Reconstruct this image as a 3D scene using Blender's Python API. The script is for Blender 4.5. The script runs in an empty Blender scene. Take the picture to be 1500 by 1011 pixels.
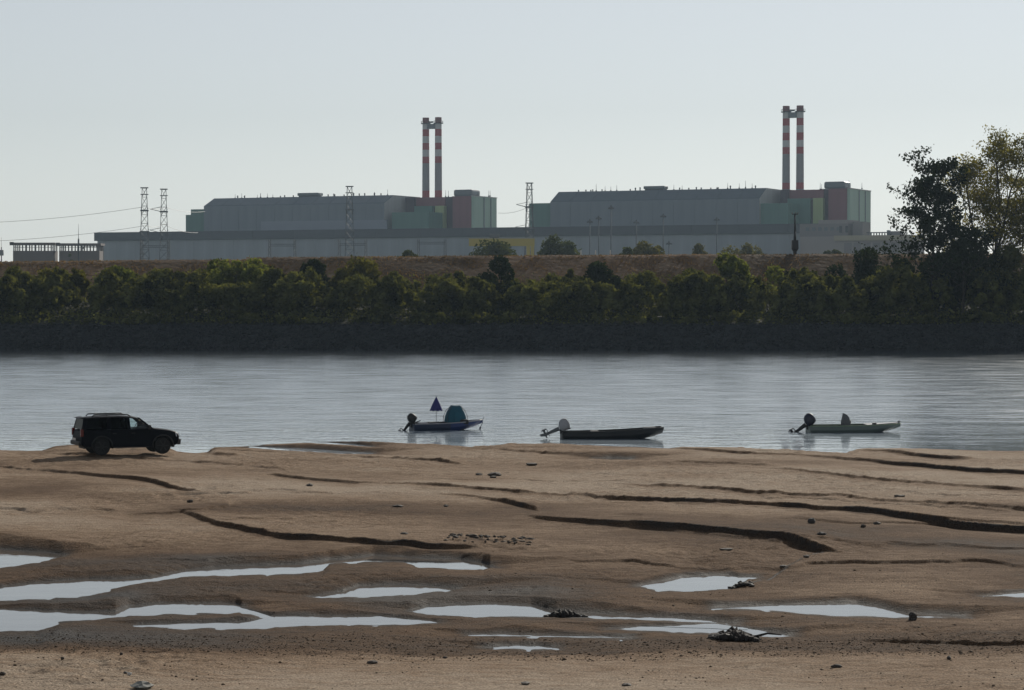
import bpy, bmesh, math, random
import numpy as np
from mathutils import Vector, Matrix

sc = bpy.context.scene
col = sc.collection
R = math.radians

# ------------------------------------------------------------------ camera
F = 3570.0                      # focal length in pixels of a 1500 px wide frame
CH = 7.2                        # camera height above the river
HZ = 431.0                      # image row of the horizon
TILT = math.atan((505.5 - HZ) / F)
cam_d = bpy.data.cameras.new('camera')
cam_d.sensor_width = 36.0
cam_d.lens = 36.0 * F / 1500.0
cam_d.clip_start = 0.5
cam_d.clip_end = 20000
cam = bpy.data.objects.new('camera', cam_d)
col.objects.link(cam)
cam.location = (0, 0, CH)
cam.rotation_euler = (math.pi / 2 - TILT, 0, 0)
sc.camera = cam

# ------------------------------------------------------------------ sky, sun, exposure
SUN_AZ = R(20)                  # to the right of the view direction (+Y)
SUN_EL = R(24)
world = bpy.data.worlds.new('World')
sc.world = world
world.use_nodes = True
wt = world.node_tree
wt.nodes.clear()
sky = wt.nodes.new('ShaderNodeTexSky')
sky.sky_type = 'NISHITA'
sky.sun_disc = False
sky.sun_elevation = SUN_EL
sky.sun_rotation = SUN_AZ
sky.altitude = 100
sky.air_density = 1.0
sky.dust_density = 0.08
sky.ozone_density = 2.5
hsv = wt.nodes.new('ShaderNodeHueSaturation')
hsv.inputs['Saturation'].default_value = 0.30
bg = wt.nodes.new('ShaderNodeBackground')
bg.inputs['Strength'].default_value = 0.072
wo = wt.nodes.new('ShaderNodeOutputWorld')
wt.links.new(sky.outputs[0], hsv.inputs['Color'])
wt.links.new(hsv.outputs[0], bg.inputs['Color'])
wt.links.new(bg.outputs[0], wo.inputs['Surface'])

sun_d = bpy.data.lights.new('sun', 'SUN')
sun_d.energy = 3.7
sun_d.angle = R(0.6)
sun_d.color = (1.0, 0.93, 0.82)
sun = bpy.data.objects.new('sun', sun_d)
col.objects.link(sun)
sdir = Vector((math.sin(SUN_AZ) * math.cos(SUN_EL), math.cos(SUN_AZ) * math.cos(SUN_EL), math.sin(SUN_EL)))
sun.rotation_euler = sdir.to_track_quat('Z', 'Y').to_euler()
sun.location = (300, 300, 300)

sc.view_settings.view_transform = 'Standard'
sc.view_settings.look = 'None'
sc.view_settings.gamma = 1.0
sc.view_settings.use_curve_mapping = False
sc.view_settings.exposure = 0.07
sc.cycles.use_denoising = True
sc.cycles.max_bounces = 6
sc.cycles.transparent_max_bounces = 12
sc.cycles.volume_bounces = 0
sc.cycles.caustics_reflective = False
sc.cycles.caustics_refractive = False
sc.cycles.sample_clamp_indirect = 4.0

# ------------------------------------------------------------------ helpers
ct, st = math.cos(TILT), math.sin(TILT)
def ray(px, py):
    a, b = (px - 750) / F, (505.5 - py) / F
    return (a, ct + b * st, -st + b * ct)
def ground_at(px, py, z=0.2):
    d = ray(px, py); t = (z - CH) / d[2]
    return Vector((d[0] * t, d[1] * t, z))
def at(px, py, Y):
    d = ray(px, py); t = Y / d[1]
    return Vector((d[0] * t, Y, CH + d[2] * t))

def tag(o, label=None, cat=None, group=None, kind=None):
    if label: o['label'] = label
    if cat: o['category'] = cat
    if group: o['group'] = group
    if kind: o['kind'] = kind
    return o
def empty(name, loc=(0, 0, 0), rz=0.0):
    o = bpy.data.objects.new(name, None)
    col.objects.link(o); o.location = loc; o.rotation_euler = (0, 0, rz)
    o.empty_display_size = 0.3
    return o
def link(name, me, parent=None, mats=(), loc=None):
    o = bpy.data.objects.new(name, me)
    col.objects.link(o)
    if parent: o.parent = parent
    for m in mats:
        if len(me.materials) < len(mats): me.materials.append(m)
    if loc is not None: o.location = loc
    return o
def copy_tree(o, parent=None):
    c = o.copy(); col.objects.link(c)
    if parent: c.parent = parent
    for ch in o.children: copy_tree(ch, c)
    return c

class MB:
    def __init__(s): s.v = []; s.f = []; s.m = []
    def add(s, vs, fs, mi=0, M=None):
        b = len(s.v)
        for p in vs:
            p = Vector(p)
            s.v.append(tuple(M @ p) if M else tuple(p))
        for f in fs: s.f.append(tuple(i + b for i in f)); s.m.append(mi)
        return s
    def box(s, x0, x1, y0, y1, z0, z1, mi=0, M=None):
        vs = [(x0, y0, z0), (x1, y0, z0), (x1, y1, z0), (x0, y1, z0), (x0, y0, z1), (x1, y0, z1), (x1, y1, z1), (x0, y1, z1)]
        return s.add(vs, [(0, 3, 2, 1), (4, 5, 6, 7), (0, 1, 5, 4), (1, 2, 6, 5), (2, 3, 7, 6), (3, 0, 4, 7)], mi, M)
    def tube(s, p0, p1, r0, r1=None, n=8, mi=0, M=None, cap=True):
        r1 = r0 if r1 is None else r1
        p0, p1 = Vector(p0), Vector(p1)
        d = (p1 - p0).normalized()
        a = d.orthogonal().normalized(); b = d.cross(a)
        vs = []
        for p, r in ((p0, r0), (p1, r1)):
            for i in range(n):
                t = 2 * math.pi * i / n
                vs.append(p + (a * math.cos(t) + b * math.sin(t)) * r)
        fs = [(i, (i + 1) % n, n + (i + 1) % n, n + i) for i in range(n)]
        if cap: fs += [tuple(range(n - 1, -1, -1)), tuple(range(n, 2 * n))]
        return s.add(vs, fs, mi, M)
    def path(s, pts, r, n=6, mi=0, M=None):
        pts = [Vector(p) for p in pts]
        rs = r if isinstance(r, (list, tuple)) else [r] * len(pts)
        vs = []; fs = []
        for k, p in enumerate(pts):
            d = (pts[min(k + 1, len(pts) - 1)] - pts[max(k - 1, 0)]).normalized()
            ref = Vector((0, 0, 1)) if abs(d.z) < 0.95 else Vector((0, 1, 0))
            a = d.cross(ref).normalized(); b = a.cross(d)
            for i in range(n):
                t = 2 * math.pi * i / n
                vs.append(p + (a * math.cos(t) + b * math.sin(t)) * rs[k])
        for k in range(len(pts) - 1):
            for i in range(n):
                fs.append((k * n + i, k * n + (i + 1) % n, (k + 1) * n + (i + 1) % n, (k + 1) * n + i))
        fs += [tuple(range(n - 1, -1, -1)), tuple(range((len(pts) - 1) * n, len(pts) * n))]
        return s.add(vs, fs, mi, M)
    def loft(s, rings, mi=0, M=None, cap=True, closed=True):
        n = len(rings[0]); vs = [p for r in rings for p in r]; fs = []
        for k in range(len(rings) - 1):
            for i in range(n if closed else n - 1):
                fs.append((k * n + i, k * n + (i + 1) % n, (k + 1) * n + (i + 1) % n, (k + 1) * n + i))
        if cap: fs += [tuple(range(n - 1, -1, -1)), tuple(range((len(rings) - 1) * n, len(rings) * n))]
        return s.add(vs, fs, mi, M)
    def build(s, name, mats, parent=None, smooth=False, bevel=0.0, loc=None, auto=None):
        me = bpy.data.meshes.new(name)
        me.from_pydata(s.v, [], s.f)
        if not isinstance(mats, (list, tuple)): mats = [mats]
        for m in mats: me.materials.append(m)
        if len(mats) > 1: me.polygons.foreach_set('material_index', s.m)
        bm = bmesh.new(); bm.from_mesh(me)
        bmesh.ops.recalc_face_normals(bm, faces=bm.faces)
        bm.to_mesh(me); bm.free()
        if smooth:
            me.polygons.foreach_set('use_smooth', [True] * len(me.polygons))
            if auto: me.set_sharp_from_angle(angle=R(auto))
        me.update()
        o = bpy.data.objects.new(name, me); col.objects.link(o)
        if parent: o.parent = parent
        if loc is not None: o.location = loc
        if bevel:
            md = o.modifiers.new('bevel', 'BEVEL'); md.width = bevel; md.segments = 2; md.limit_method = 'ANGLE'
        return o

def np_mesh(name, V, Fq, smooth=False):
    V = np.asarray(V, dtype=np.float32); Fq = np.asarray(Fq, dtype=np.int32)
    me = bpy.data.meshes.new(name)
    k = Fq.shape[1]
    me.vertices.add(len(V)); me.vertices.foreach_set('co', V.ravel())
    me.loops.add(Fq.size); me.loops.foreach_set('vertex_index', Fq.ravel())
    me.polygons.add(len(Fq))
    me.polygons.foreach_set('loop_start', np.arange(0, Fq.size, k, dtype=np.int32))
    me.polygons.foreach_set('loop_total', np.full(len(Fq), k, dtype=np.int32))
    if smooth: me.polygons.foreach_set('use_smooth', np.ones(len(Fq), dtype=bool))
    me.update(calc_edges=True); me.validate()
    return me

# value noise in numpy
_rng = np.random.RandomState(7)
_LAT = _rng.rand(256, 256)
def vnoise(x, y):
    xi = np.floor(x).astype(np.int64); yi = np.floor(y).astype(np.int64)
    fx = x - xi; fy = y - yi
    fx = fx * fx * (3 - 2 * fx); fy = fy * fy * (3 - 2 * fy)
    a = _LAT[xi & 255, yi & 255]; b = _LAT[(xi + 1) & 255, yi & 255]
    c = _LAT[xi & 255, (yi + 1) & 255]; d = _LAT[(xi + 1) & 255, (yi + 1) & 255]
    return (a * (1 - fx) + b * fx) * (1 - fy) + (c * (1 - fx) + d * fx) * fy - 0.5
def fbm(x, y, o=4):
    r = 0; a = 1.0
    for i in range(o):
        r = r + a * vnoise(x * 2 ** i + 17.3 * i, y * 2 ** i + 5.1 * i); a *= 0.5
    return r

# ------------------------------------------------------------------ materials
def new_mat(name):
    m = bpy.data.materials.new(name); m.use_nodes = True
    nt = m.node_tree; b = nt.nodes['Principled BSDF']
    return m, nt, b
def mat(name, c, rough=0.7, vary=0.12, scale=3.0, bump=0.0, metal=0.0, spec=0.5, coat=0.0, streak=None):
    m, nt, b = new_mat(name)
    b.inputs['Roughness'].default_value = rough
    b.inputs['Metallic'].default_value = metal
    b.inputs['Specular IOR Level'].default_value = spec
    b.inputs['Coat Weight'].default_value = coat
    tc = nt.nodes.new('ShaderNodeTexCoord')
    nz = nt.nodes.new('ShaderNodeTexNoise'); nz.inputs['Scale'].default_value = scale; nz.inputs['Detail'].default_value = 5
    if streak:
        mp = nt.nodes.new('ShaderNodeMapping'); mp.inputs['Scale'].default_value = streak
        nt.links.new(tc.outputs['Object'], mp.inputs['Vector']); nt.links.new(mp.outputs[0], nz.inputs['Vector'])
    else: nt.links.new(tc.outputs['Object'], nz.inputs['Vector'])
    mx = nt.nodes.new('ShaderNodeMix'); mx.data_type = 'RGBA'
    mx.inputs[6].default_value = tuple(x * (1 - vary) for x in c) + (1,)
    mx.inputs[7].default_value = tuple(min(1, x * (1 + vary)) for x in c) + (1,)
    nt.links.new(nz.outputs[0], mx.inputs[0]); nt.links.new(mx.outputs[2], b.inputs['Base Color'])
    if bump:
        bp = nt.nodes.new('ShaderNodeBump'); bp.inputs['Strength'].default_value = bump; bp.inputs['Distance'].default_value = 0.02
        nt.links.new(nz.outputs[0], bp.inputs['Height']); nt.links.new(bp.outputs[0], b.inputs['Normal'])
    return m
def ramp(nt, stops):
    r = nt.nodes.new('ShaderNodeValToRGB'); e = r.color_ramp.elements
    while len(e) < len(stops): e.new(0.5)
    for i, (p, c) in enumerate(stops): e[i].position = p; e[i].color = tuple(c) + (1,)
    return r

def leaf_mat(name, c_dark, c_light, trans=0.35, scale=0.5):
    m = bpy.data.materials.new(name); m.use_nodes = True; nt = m.node_tree; nt.nodes.clear()
    tc = nt.nodes.new('ShaderNodeTexCoord')
    nz = nt.nodes.new('ShaderNodeTexNoise'); nz.inputs['Scale'].default_value = scale; nz.inputs['Detail'].default_value = 4
    nt.links.new(tc.outputs['Object'], nz.inputs['Vector'])
    r = ramp(nt, [(0.3, c_dark), (0.7, c_light)])
    nt.links.new(nz.outputs[0], r.inputs[0])
    d = nt.nodes.new('ShaderNodeBsdfDiffuse'); t = nt.nodes.new('ShaderNodeBsdfTranslucent')
    nt.links.new(r.outputs[0], d.inputs[0])
    br = nt.nodes.new('ShaderNodeMix'); br.data_type = 'RGBA'; br.blend_type = 'MULTIPLY'; br.inputs[0].default_value = 1
    br.inputs[7].default_value = (1.5, 1.4, 0.6, 1)
    nt.links.new(r.outputs[0], br.inputs[6]); nt.links.new(br.outputs[2], t.inputs[0])
    mx = nt.nodes.new('ShaderNodeMixShader'); mx.inputs[0].default_value = trans
    nt.links.new(d.outputs[0], mx.inputs[1]); nt.links.new(t.outputs[0], mx.inputs[2])
    o = nt.nodes.new('ShaderNodeOutputMaterial'); nt.links.new(mx.outputs[0], o.inputs[0])
    return m

M = {}
M['hall'] = mat('grey_cladding', (0.165, 0.195, 0.225), 0.6, 0.22, 0.25, streak=(1, 1, 0.06))
M['hall_pale'] = mat('pale_cladding', (0.42, 0.42, 0.41), 0.6, 0.22, 0.3, streak=(1, 1, 0.06))
M['hall_roof'] = mat('slate_roof_cladding', (0.055, 0.08, 0.105), 0.55, 0.25, 0.2, streak=(1, 1, 0.06))
M['fascia'] = mat('dark_fascia', (0.045, 0.053, 0.066), 0.6, 0.12, 0.1)
M['turb_wall'] = mat('concrete_grey_wall', (0.27, 0.30, 0.33), 0.8, 0.22, 0.22, streak=(1, 1, 0.06))
M['blueband'] = mat('blue_grey_annex', (0.22, 0.25, 0.30), 0.6, 0.08, 0.1)
M['green'] = mat('sage_green_cladding', (0.33, 0.46, 0.38), 0.6, 0.2, 0.4, streak=(1, 1, 0.06))
M['teal'] = mat('teal_green_cladding', (0.09, 0.19, 0.16), 0.6, 0.2, 0.4, streak=(1, 1, 0.06))
M['lime'] = mat('lime_green_cladding', (0.33, 0.41, 0.2), 0.6, 0.15, 0.4, streak=(1, 1, 0.06))
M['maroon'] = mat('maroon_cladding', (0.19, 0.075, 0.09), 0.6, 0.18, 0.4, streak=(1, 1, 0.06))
M['maroon_shade'] = mat('shaded_maroon_cladding', (0.05, 0.03, 0.045), 0.6, 0.15, 0.4, streak=(1, 1, 0.06))  # maroon darkened to paint in shade on recesses and narrow fronts
M['tank'] = mat('grey_metal_tank', (0.13, 0.15, 0.165), 0.45, 0.1, 0.3, metal=0.3)
M['stk_red'] = mat('stack_red_paint', (0.34, 0.055, 0.06), 0.7, 0.12, 0.4)
M['stk_white'] = mat('stack_white_paint', (0.52, 0.53, 0.53), 0.7, 0.08, 0.4)
M['stk_grey'] = mat('stack_bare_concrete', (0.27, 0.275, 0.28), 0.8, 0.1, 0.4)
M['stk_cap'] = mat('stack_sooty_red', (0.20, 0.07, 0.07), 0.8, 0.15, 0.4)
M['steel'] = mat('galvanised_steel', (0.11, 0.115, 0.12), 0.55, 0.15, 0.5, metal=0.2)
M['steel_far'] = mat('weathered_lattice_steel', (0.085, 0.09, 0.098), 0.7, 0.15, 0.5)
M['steel_dark'] = mat('dark_steel', (0.05, 0.052, 0.058), 0.55, 0.15, 0.5)
M['yellow'] = mat('crane_yellow_paint', (0.42, 0.33, 0.06), 0.5, 0.1, 0.5)
M['pale'] = mat('pale_render_wall', (0.30, 0.275, 0.27), 0.85, 0.12, 0.08)
M['pale2'] = mat('warm_grey_concrete', (0.21, 0.20, 0.20), 0.85, 0.12, 0.1)
M['cream'] = mat('cream_beam', (0.36, 0.33, 0.25), 0.8, 0.1, 0.1)
M['brickwall'] = mat('brown_grey_wall', (0.16, 0.14, 0.135), 0.85, 0.15, 0.15)
M['black'] = mat('black_paint', (0.012, 0.012, 0.014), 0.5, 0.2, 2)
M['rubber'] = mat('tyre_rubber', (0.012, 0.012, 0.012), 0.85, 0.2, 6)
M['carpaint'] = mat('black_car_paint', (0.004, 0.005, 0.008), 0.5, 0.15, 1.5, spec=0.06)
M['plastic'] = mat('black_plastic', (0.014, 0.014, 0.015), 0.6, 0.15, 4)
M['rim'] = mat('dusty_alloy', (0.028, 0.028, 0.028), 0.7, 0.15, 4, metal=0.2)
M['seatcloth'] = mat('dark_seat_cloth', (0.02, 0.02, 0.022), 0.9, 0.2, 8)
M['red_lens'] = mat('red_lens', (0.12, 0.008, 0.008), 0.25, 0.1, 3)
M['lamp'] = mat('headlamp_lens', (0.42, 0.44, 0.46), 0.12, 0.1, 3, metal=0.4)
M['plate'] = mat('number_plate_white', (0.55, 0.55, 0.53), 0.5, 0.05, 3)
M['bark'] = mat('bark', (0.045, 0.036, 0.028), 0.95, 0.3, 3, bump=0.4)
M['bark_far'] = mat('grey_bark', (0.09, 0.075, 0.06), 0.95, 0.3, 3)
M['stone'] = mat('dark_river_stone', (0.045, 0.04, 0.036), 0.8, 0.4, 6, bump=0.6)
M['stone_pale'] = mat('pale_grey_stone', (0.22, 0.22, 0.20), 0.85, 0.25, 6, bump=0.5)
M['clod'] = mat('dark_mud_clod', (0.052, 0.040, 0.030), 0.85, 0.4, 5, bump=0.8)
M['shell_white'] = mat('white_shell', (0.6, 0.58, 0.54), 0.6, 0.1, 6)
M['wood_dark'] = mat('wet_driftwood', (0.022, 0.018, 0.015), 0.8, 0.4, 5, bump=0.6)
M['blue_hull'] = mat('navy_blue_hull_paint', (0.012, 0.032, 0.13), 0.4, 0.15, 3)
M['dark_hull'] = mat('black_tarred_hull', (0.011, 0.012, 0.014), 0.55, 0.25, 3)
M['bluegrey_hull'] = mat('dark_blue_grey_hull', (0.018, 0.030, 0.065), 0.5, 0.2, 3)
M['green_hull'] = mat('grey_green_hull_paint', (0.12, 0.15, 0.135), 0.5, 0.15, 3)
M['green_rim'] = mat('pale_green_gunwale', (0.18, 0.24, 0.16), 0.5, 0.15, 3)
M['rail_pale'] = mat('pale_rubbing_strake', (0.28, 0.28, 0.30), 0.5, 0.1, 3)
M['boat_in'] = mat('boat_inside', (0.05, 0.05, 0.05), 0.8, 0.2, 4)
M['teal_cloth'] = mat('teal_tent_cloth', (0.012, 0.085, 0.125), 0.8, 0.15, 5, bump=0.3)
M['blue_cloth'] = mat('navy_parasol_cloth', (0.022, 0.025, 0.13), 0.8, 0.15, 5)
M['grey_cloth'] = mat('grey_cover_cloth', (0.11, 0.115, 0.12), 0.9, 0.15, 6, bump=0.4)
M['cowl_navy'] = mat('navy_cowling', (0.010, 0.012, 0.028), 0.4, 0.15, 4)
M['cowl_grey'] = mat('grey_cowling_cover', (0.30, 0.305, 0.32), 0.8, 0.15, 6, bump=0.3)
M['rope'] = mat('rope', (0.10, 0.09, 0.07), 0.95, 0.2, 20)

def glass(name, tint, alpha):
    m = bpy.data.materials.new(name); m.use_nodes = True; nt = m.node_tree; nt.nodes.clear()
    tr = nt.nodes.new('ShaderNodeBsdfTransparent'); tr.inputs[0].default_value = tint + (1,)
    gl = nt.nodes.new('ShaderNodeBsdfGlossy'); gl.inputs['Roughness'].default_value = 0.03; gl.inputs[0].default_value = (alpha, alpha, alpha, 1)
    nz = nt.nodes.new('ShaderNodeTexNoise'); nz.inputs['Scale'].default_value = 9
    mr = nt.nodes.new('ShaderNodeMapRange'); mr.inputs['To Min'].default_value = 0.01; mr.inputs['To Max'].default_value = 0.06
    nt.links.new(nz.outputs[0], mr.inputs[0]); nt.links.new(mr.outputs[0], gl.inputs['Roughness'])
    fr = nt.nodes.new('ShaderNodeFresnel'); fr.inputs[0].default_value = 1.45
    mx = nt.nodes.new('ShaderNodeMixShader')
    nt.links.new(fr.outputs[0], mx.inputs[0]); nt.links.new(tr.outputs[0], mx.inputs[1]); nt.links.new(gl.outputs[0], mx.inputs[2])
    o = nt.nodes.new('ShaderNodeOutputMaterial'); nt.links.new(mx.outputs[0], o.inputs[0])
    return m
M['glass_clear'] = glass('clear_window_glass', (0.80, 0.90, 0.90), 0.9)
M['glass_tint'] = glass('tinted_window_glass', (0.04, 0.045, 0.05), 0.09)

# sand
def sand_material():
    m, nt, b = new_mat('river_sand')
    tc = nt.nodes.new('ShaderNodeTexCoord')
    at_ = nt.nodes.new('ShaderNodeAttribute'); at_.attribute_name = 'wet_shade'
    n1 = nt.nodes.new('ShaderNodeTexNoise'); n1.inputs['Scale'].default_value = 0.35; n1.inputs['Detail'].default_value = 6; n1.inputs['Roughness'].default_value = 0.6
    n2 = nt.nodes.new('ShaderNodeTexNoise'); n2.inputs['Scale'].default_value = 3.2; n2.inputs['Detail'].default_value = 8; n2.inputs['Roughness'].default_value = 0.7
    n3 = nt.nodes.new('ShaderNodeTexNoise'); n3.inputs['Scale'].default_value = 22; n3.inputs['Detail'].default_value = 4
    mp = nt.nodes.new('ShaderNodeMapping'); mp.inputs['Scale'].default_value = (0.45, 1, 1)
    nt.links.new(tc.outputs['Object'], mp.inputs['Vector'])
    for n in (n1, n2): nt.links.new(mp.outputs[0], n.inputs['Vector'])
    nt.links.new(tc.outputs['Object'], n3.inputs['Vector'])
    # wet + noise
    add = nt.nodes.new('ShaderNodeMath'); add.operation = 'MULTIPLY_ADD'
    nt.links.new(n1.outputs[0], add.inputs[0]); add.inputs[1].default_value = 0.55; add.inputs[2].default_value = -0.275
    s = nt.nodes.new('ShaderNodeMath'); s.operation = 'ADD'
    nt.links.new(add.outputs[0], s.inputs[0])
    add2 = nt.nodes.new('ShaderNodeMath'); add2.operation = 'MULTIPLY_ADD'
    nt.links.new(n2.outputs[0], add2.inputs[0]); add2.inputs[1].default_value = 1.25; add2.inputs[2].default_value = -0.625
    s2 = nt.nodes.new('ShaderNodeMath'); s2.operation = 'ADD'; s2.use_clamp = True
    nt.links.new(add2.outputs[0], s.inputs[1])
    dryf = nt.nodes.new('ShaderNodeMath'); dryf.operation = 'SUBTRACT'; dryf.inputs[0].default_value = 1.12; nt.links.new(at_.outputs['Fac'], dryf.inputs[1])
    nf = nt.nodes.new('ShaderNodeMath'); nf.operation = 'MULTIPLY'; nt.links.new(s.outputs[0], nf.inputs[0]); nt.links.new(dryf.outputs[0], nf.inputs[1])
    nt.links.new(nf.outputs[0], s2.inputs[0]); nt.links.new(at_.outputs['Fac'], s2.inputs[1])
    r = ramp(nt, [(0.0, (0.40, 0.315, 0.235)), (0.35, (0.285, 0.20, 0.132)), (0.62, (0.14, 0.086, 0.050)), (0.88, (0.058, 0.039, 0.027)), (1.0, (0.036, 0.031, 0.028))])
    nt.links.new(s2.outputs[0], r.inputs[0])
    # fine grain / pebbles
    mg = nt.nodes.new('ShaderNodeMix'); mg.data_type = 'RGBA'; mg.blend_type = 'MULTIPLY'
    mg.inputs[0].default_value = 1.0
    r3 = ramp(nt, [(0.3, (0.5, 0.5, 0.5)), (0.7, (1.45, 1.45, 1.45))])
    nt.links.new(n3.outputs[0], r3.inputs[0]); nt.links.new(r.outputs[0], mg.inputs[6]); nt.links.new(r3.outputs[0], mg.inputs[7])
    nt.links.new(mg.outputs[2], b.inputs['Base Color'])
    rr = nt.nodes.new('ShaderNodeMapRange'); rr.inputs['From Min'].default_value = 0.75; rr.inputs['From Max'].default_value = 1.0
    rr.inputs['To Min'].default_value = 0.97; rr.inputs['To Max'].default_value = 0.7
    nt.links.new(s2.outputs[0], rr.inputs[0]); nt.links.new(rr.outputs[0], b.inputs['Roughness'])
    b.inputs['Specular IOR Level'].default_value = 0.08
    hb = nt.nodes.new('ShaderNodeMath'); hb.operation = 'MULTIPLY_ADD'; hb.inputs[1].default_value = 0.35
    nt.links.new(n3.outputs[0], hb.inputs[0]); nt.links.new(n2.outputs[0], hb.inputs[2])
    bp = nt.nodes.new('ShaderNodeBump'); bp.inputs['Strength'].default_value = 0.8; bp.inputs['Distance'].default_value = 0.2
    nt.links.new(hb.outputs[0], bp.inputs['Height']); nt.links.new(bp.outputs[0], b.inputs['Normal'])
    return m
M['sand'] = sand_material()

def water_material(name, scale, dist, base, calm=False, rough=0.04):
    m, nt, b = new_mat(name)
    b.inputs['Base Color'].default_value = base + (1,)
    b.inputs['Roughness'].default_value = rough
    b.inputs['Specular IOR Level'].default_value = 1.0
    b.inputs['IOR'].default_value = 1.333
    tc = nt.nodes.new('ShaderNodeTexCoord')
    def noise(sc_, sx, det, rough=0.55):
        mp = nt.nodes.new('ShaderNodeMapping'); mp.inputs['Scale'].default_value = (sx, 1.0, 1.0)
        nt.links.new(tc.outputs['Object'], mp.inputs['Vector'])
        n = nt.nodes.new('ShaderNodeTexNoise'); n.inputs['Scale'].default_value = sc_; n.inputs['Detail'].default_value = det; n.inputs['Roughness'].default_value = rough
        nt.links.new(mp.outputs[0], n.inputs['Vector']); return n.outputs[0]
    def math_(op, a_, b_):
        n = nt.nodes.new('ShaderNodeMath'); n.operation = op
        for k, q in enumerate((a_, b_)):
            if isinstance(q, (int, float)): n.inputs[k].default_value = q
            else: nt.links.new(q, n.inputs[k])
        return n.outputs[0]
    chop = noise(scale, 0.55, 3)                 # small chop
    swell = noise(scale * 0.42, 0.55, 4, 0.6)         # longer ripples across the current
    gust = nt.nodes.new('ShaderNodeMapRange')    # gust patches and slicks
    gust.inputs['From Min'].default_value = 0.38; gust.inputs['From Max'].default_value = 0.62
    gust.inputs['To Min'].default_value = 0.6; gust.inputs['To Max'].default_value = 1.3
    nt.links.new(noise(0.3, 0.5, 6, 0.65), gust.inputs[0])
    h = math_('ADD', math_('MULTIPLY', chop, 0.8), math_('MULTIPLY', swell, 2.8))
    st_ = gust.outputs[0]
    if calm:                                     # sheltered shallows along the sandbank
        sx = nt.nodes.new('ShaderNodeSeparateXYZ'); nt.links.new(tc.outputs['Object'], sx.inputs[0])
        mr = nt.nodes.new('ShaderNodeMapRange'); mr.inputs['From Min'].default_value = 112; mr.inputs['From Max'].default_value = 150
        mr.inputs['To Min'].default_value = 0.15; mr.inputs['To Max'].default_value = 1.0
        nt.links.new(sx.outputs[1], mr.inputs[0]); st_ = math_('MULTIPLY', st_, mr.outputs[0])
        # base colour darkens towards the outer bank, painting in the bank's reflection
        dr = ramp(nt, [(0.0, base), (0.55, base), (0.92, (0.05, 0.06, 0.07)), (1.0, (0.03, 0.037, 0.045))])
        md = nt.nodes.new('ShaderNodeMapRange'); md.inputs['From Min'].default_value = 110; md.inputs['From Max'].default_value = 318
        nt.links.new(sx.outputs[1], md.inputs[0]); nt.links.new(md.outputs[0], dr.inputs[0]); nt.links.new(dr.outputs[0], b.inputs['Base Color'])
        mf = nt.nodes.new('ShaderNodeMapRange'); mf.inputs['From Min'].default_value = 262; mf.inputs['From Max'].default_value = 314
        mf.inputs['To Min'].default_value = 1.0; mf.inputs['To Max'].default_value = 0.06
        nt.links.new(sx.outputs[1], mf.inputs[0]); st_ = math_('MULTIPLY', st_, math_('POWER', mf.outputs[0], 0.5))
        nt.links.new(math_('MULTIPLY', math_('MULTIPLY', math_('MULTIPLY', math_('POWER', mf.outputs[0], 0.7), math_('POWER', mr.outputs[0], 0.5)), gust.outputs[0]), rough), b.inputs['Roughness'])
    bp = nt.nodes.new('ShaderNodeBump'); bp.inputs['Distance'].default_value = dist
    nt.links.new(st_, bp.inputs['Strength'])
    nt.links.new(h, bp.inputs['Height']); nt.links.new(bp.outputs[0], b.inputs['Normal'])
    return m
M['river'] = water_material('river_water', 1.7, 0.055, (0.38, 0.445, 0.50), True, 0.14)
M['puddle'] = water_material('still_puddle_water', 2.0, 0.0015, (0.11, 0.105, 0.10))

def ground_material(name, c1, c2, c3, s1, s2, bump):
    m, nt, b = new_mat(name)
    tc = nt.nodes.new('ShaderNodeTexCoord')
    n1 = nt.nodes.new('ShaderNodeTexNoise'); n1.inputs['Scale'].default_value = s1; n1.inputs['Detail'].default_value = 6
    n2 = nt.nodes.new('ShaderNodeTexNoise'); n2.inputs['Scale'].default_value = s2; n2.inputs['Detail'].default_value = 6
    for n in (n1, n2): nt.links.new(tc.outputs['Object'], n.inputs['Vector'])
    r = ramp(nt, [(0.3, c1), (0.5, c2), (0.7, c3)])
    ad = nt.nodes.new('ShaderNodeMix'); ad.data_type = 'FLOAT'; ad.inputs[0].default_value = 0.45
    nt.links.new(n1.outputs[0], ad.inputs[2]); nt.links.new(n2.outputs[0], ad.inputs[3])
    nt.links.new(ad.outputs[0], r.inputs[0]); nt.links.new(r.outputs[0], b.inputs['Base Color'])
    b.inputs['Roughness'].default_value = 0.95; b.inputs['Specular IOR Level'].default_value = 0.1
    bp = nt.nodes.new('ShaderNodeBump'); bp.inputs['Strength'].default_value = bump; bp.inputs['Distance'].default_value = 0.3
    nt.links.new(n2.outputs[0], bp.inputs['Height']); nt.links.new(bp.outputs[0], b.inputs['Normal'])
    return m
M['levee'] = ground_material('dry_levee_grass', (0.05, 0.036, 0.022), (0.12, 0.078, 0.047), (0.20, 0.12, 0.072), 0.045, 1.3, 0.8)
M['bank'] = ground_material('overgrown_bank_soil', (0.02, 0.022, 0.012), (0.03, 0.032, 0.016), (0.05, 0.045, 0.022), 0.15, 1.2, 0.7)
M['revet'] = ground_material('revetment_rubble', (0.022, 0.024, 0.027), (0.034, 0.037, 0.041), (0.052, 0.055, 0.06), 0.3, 2.5, 1.0)
M['plain'] = ground_material('plain_grass', (0.06, 0.07, 0.03), (0.10, 0.10, 0.05), (0.14, 0.12, 0.07), 0.02, 0.3, 0.3)
M['revet_stone'] = ground_material('revetment_stone', (0.018, 0.020, 0.023), (0.03, 0.033, 0.037), (0.065, 0.068, 0.072), 0.9, 5.0, 0.6)
M['drygrass'] = leaf_mat('dry_grass_blades', (0.06, 0.043, 0.026), (0.24, 0.15, 0.085), 0.35, 0.08)
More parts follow.
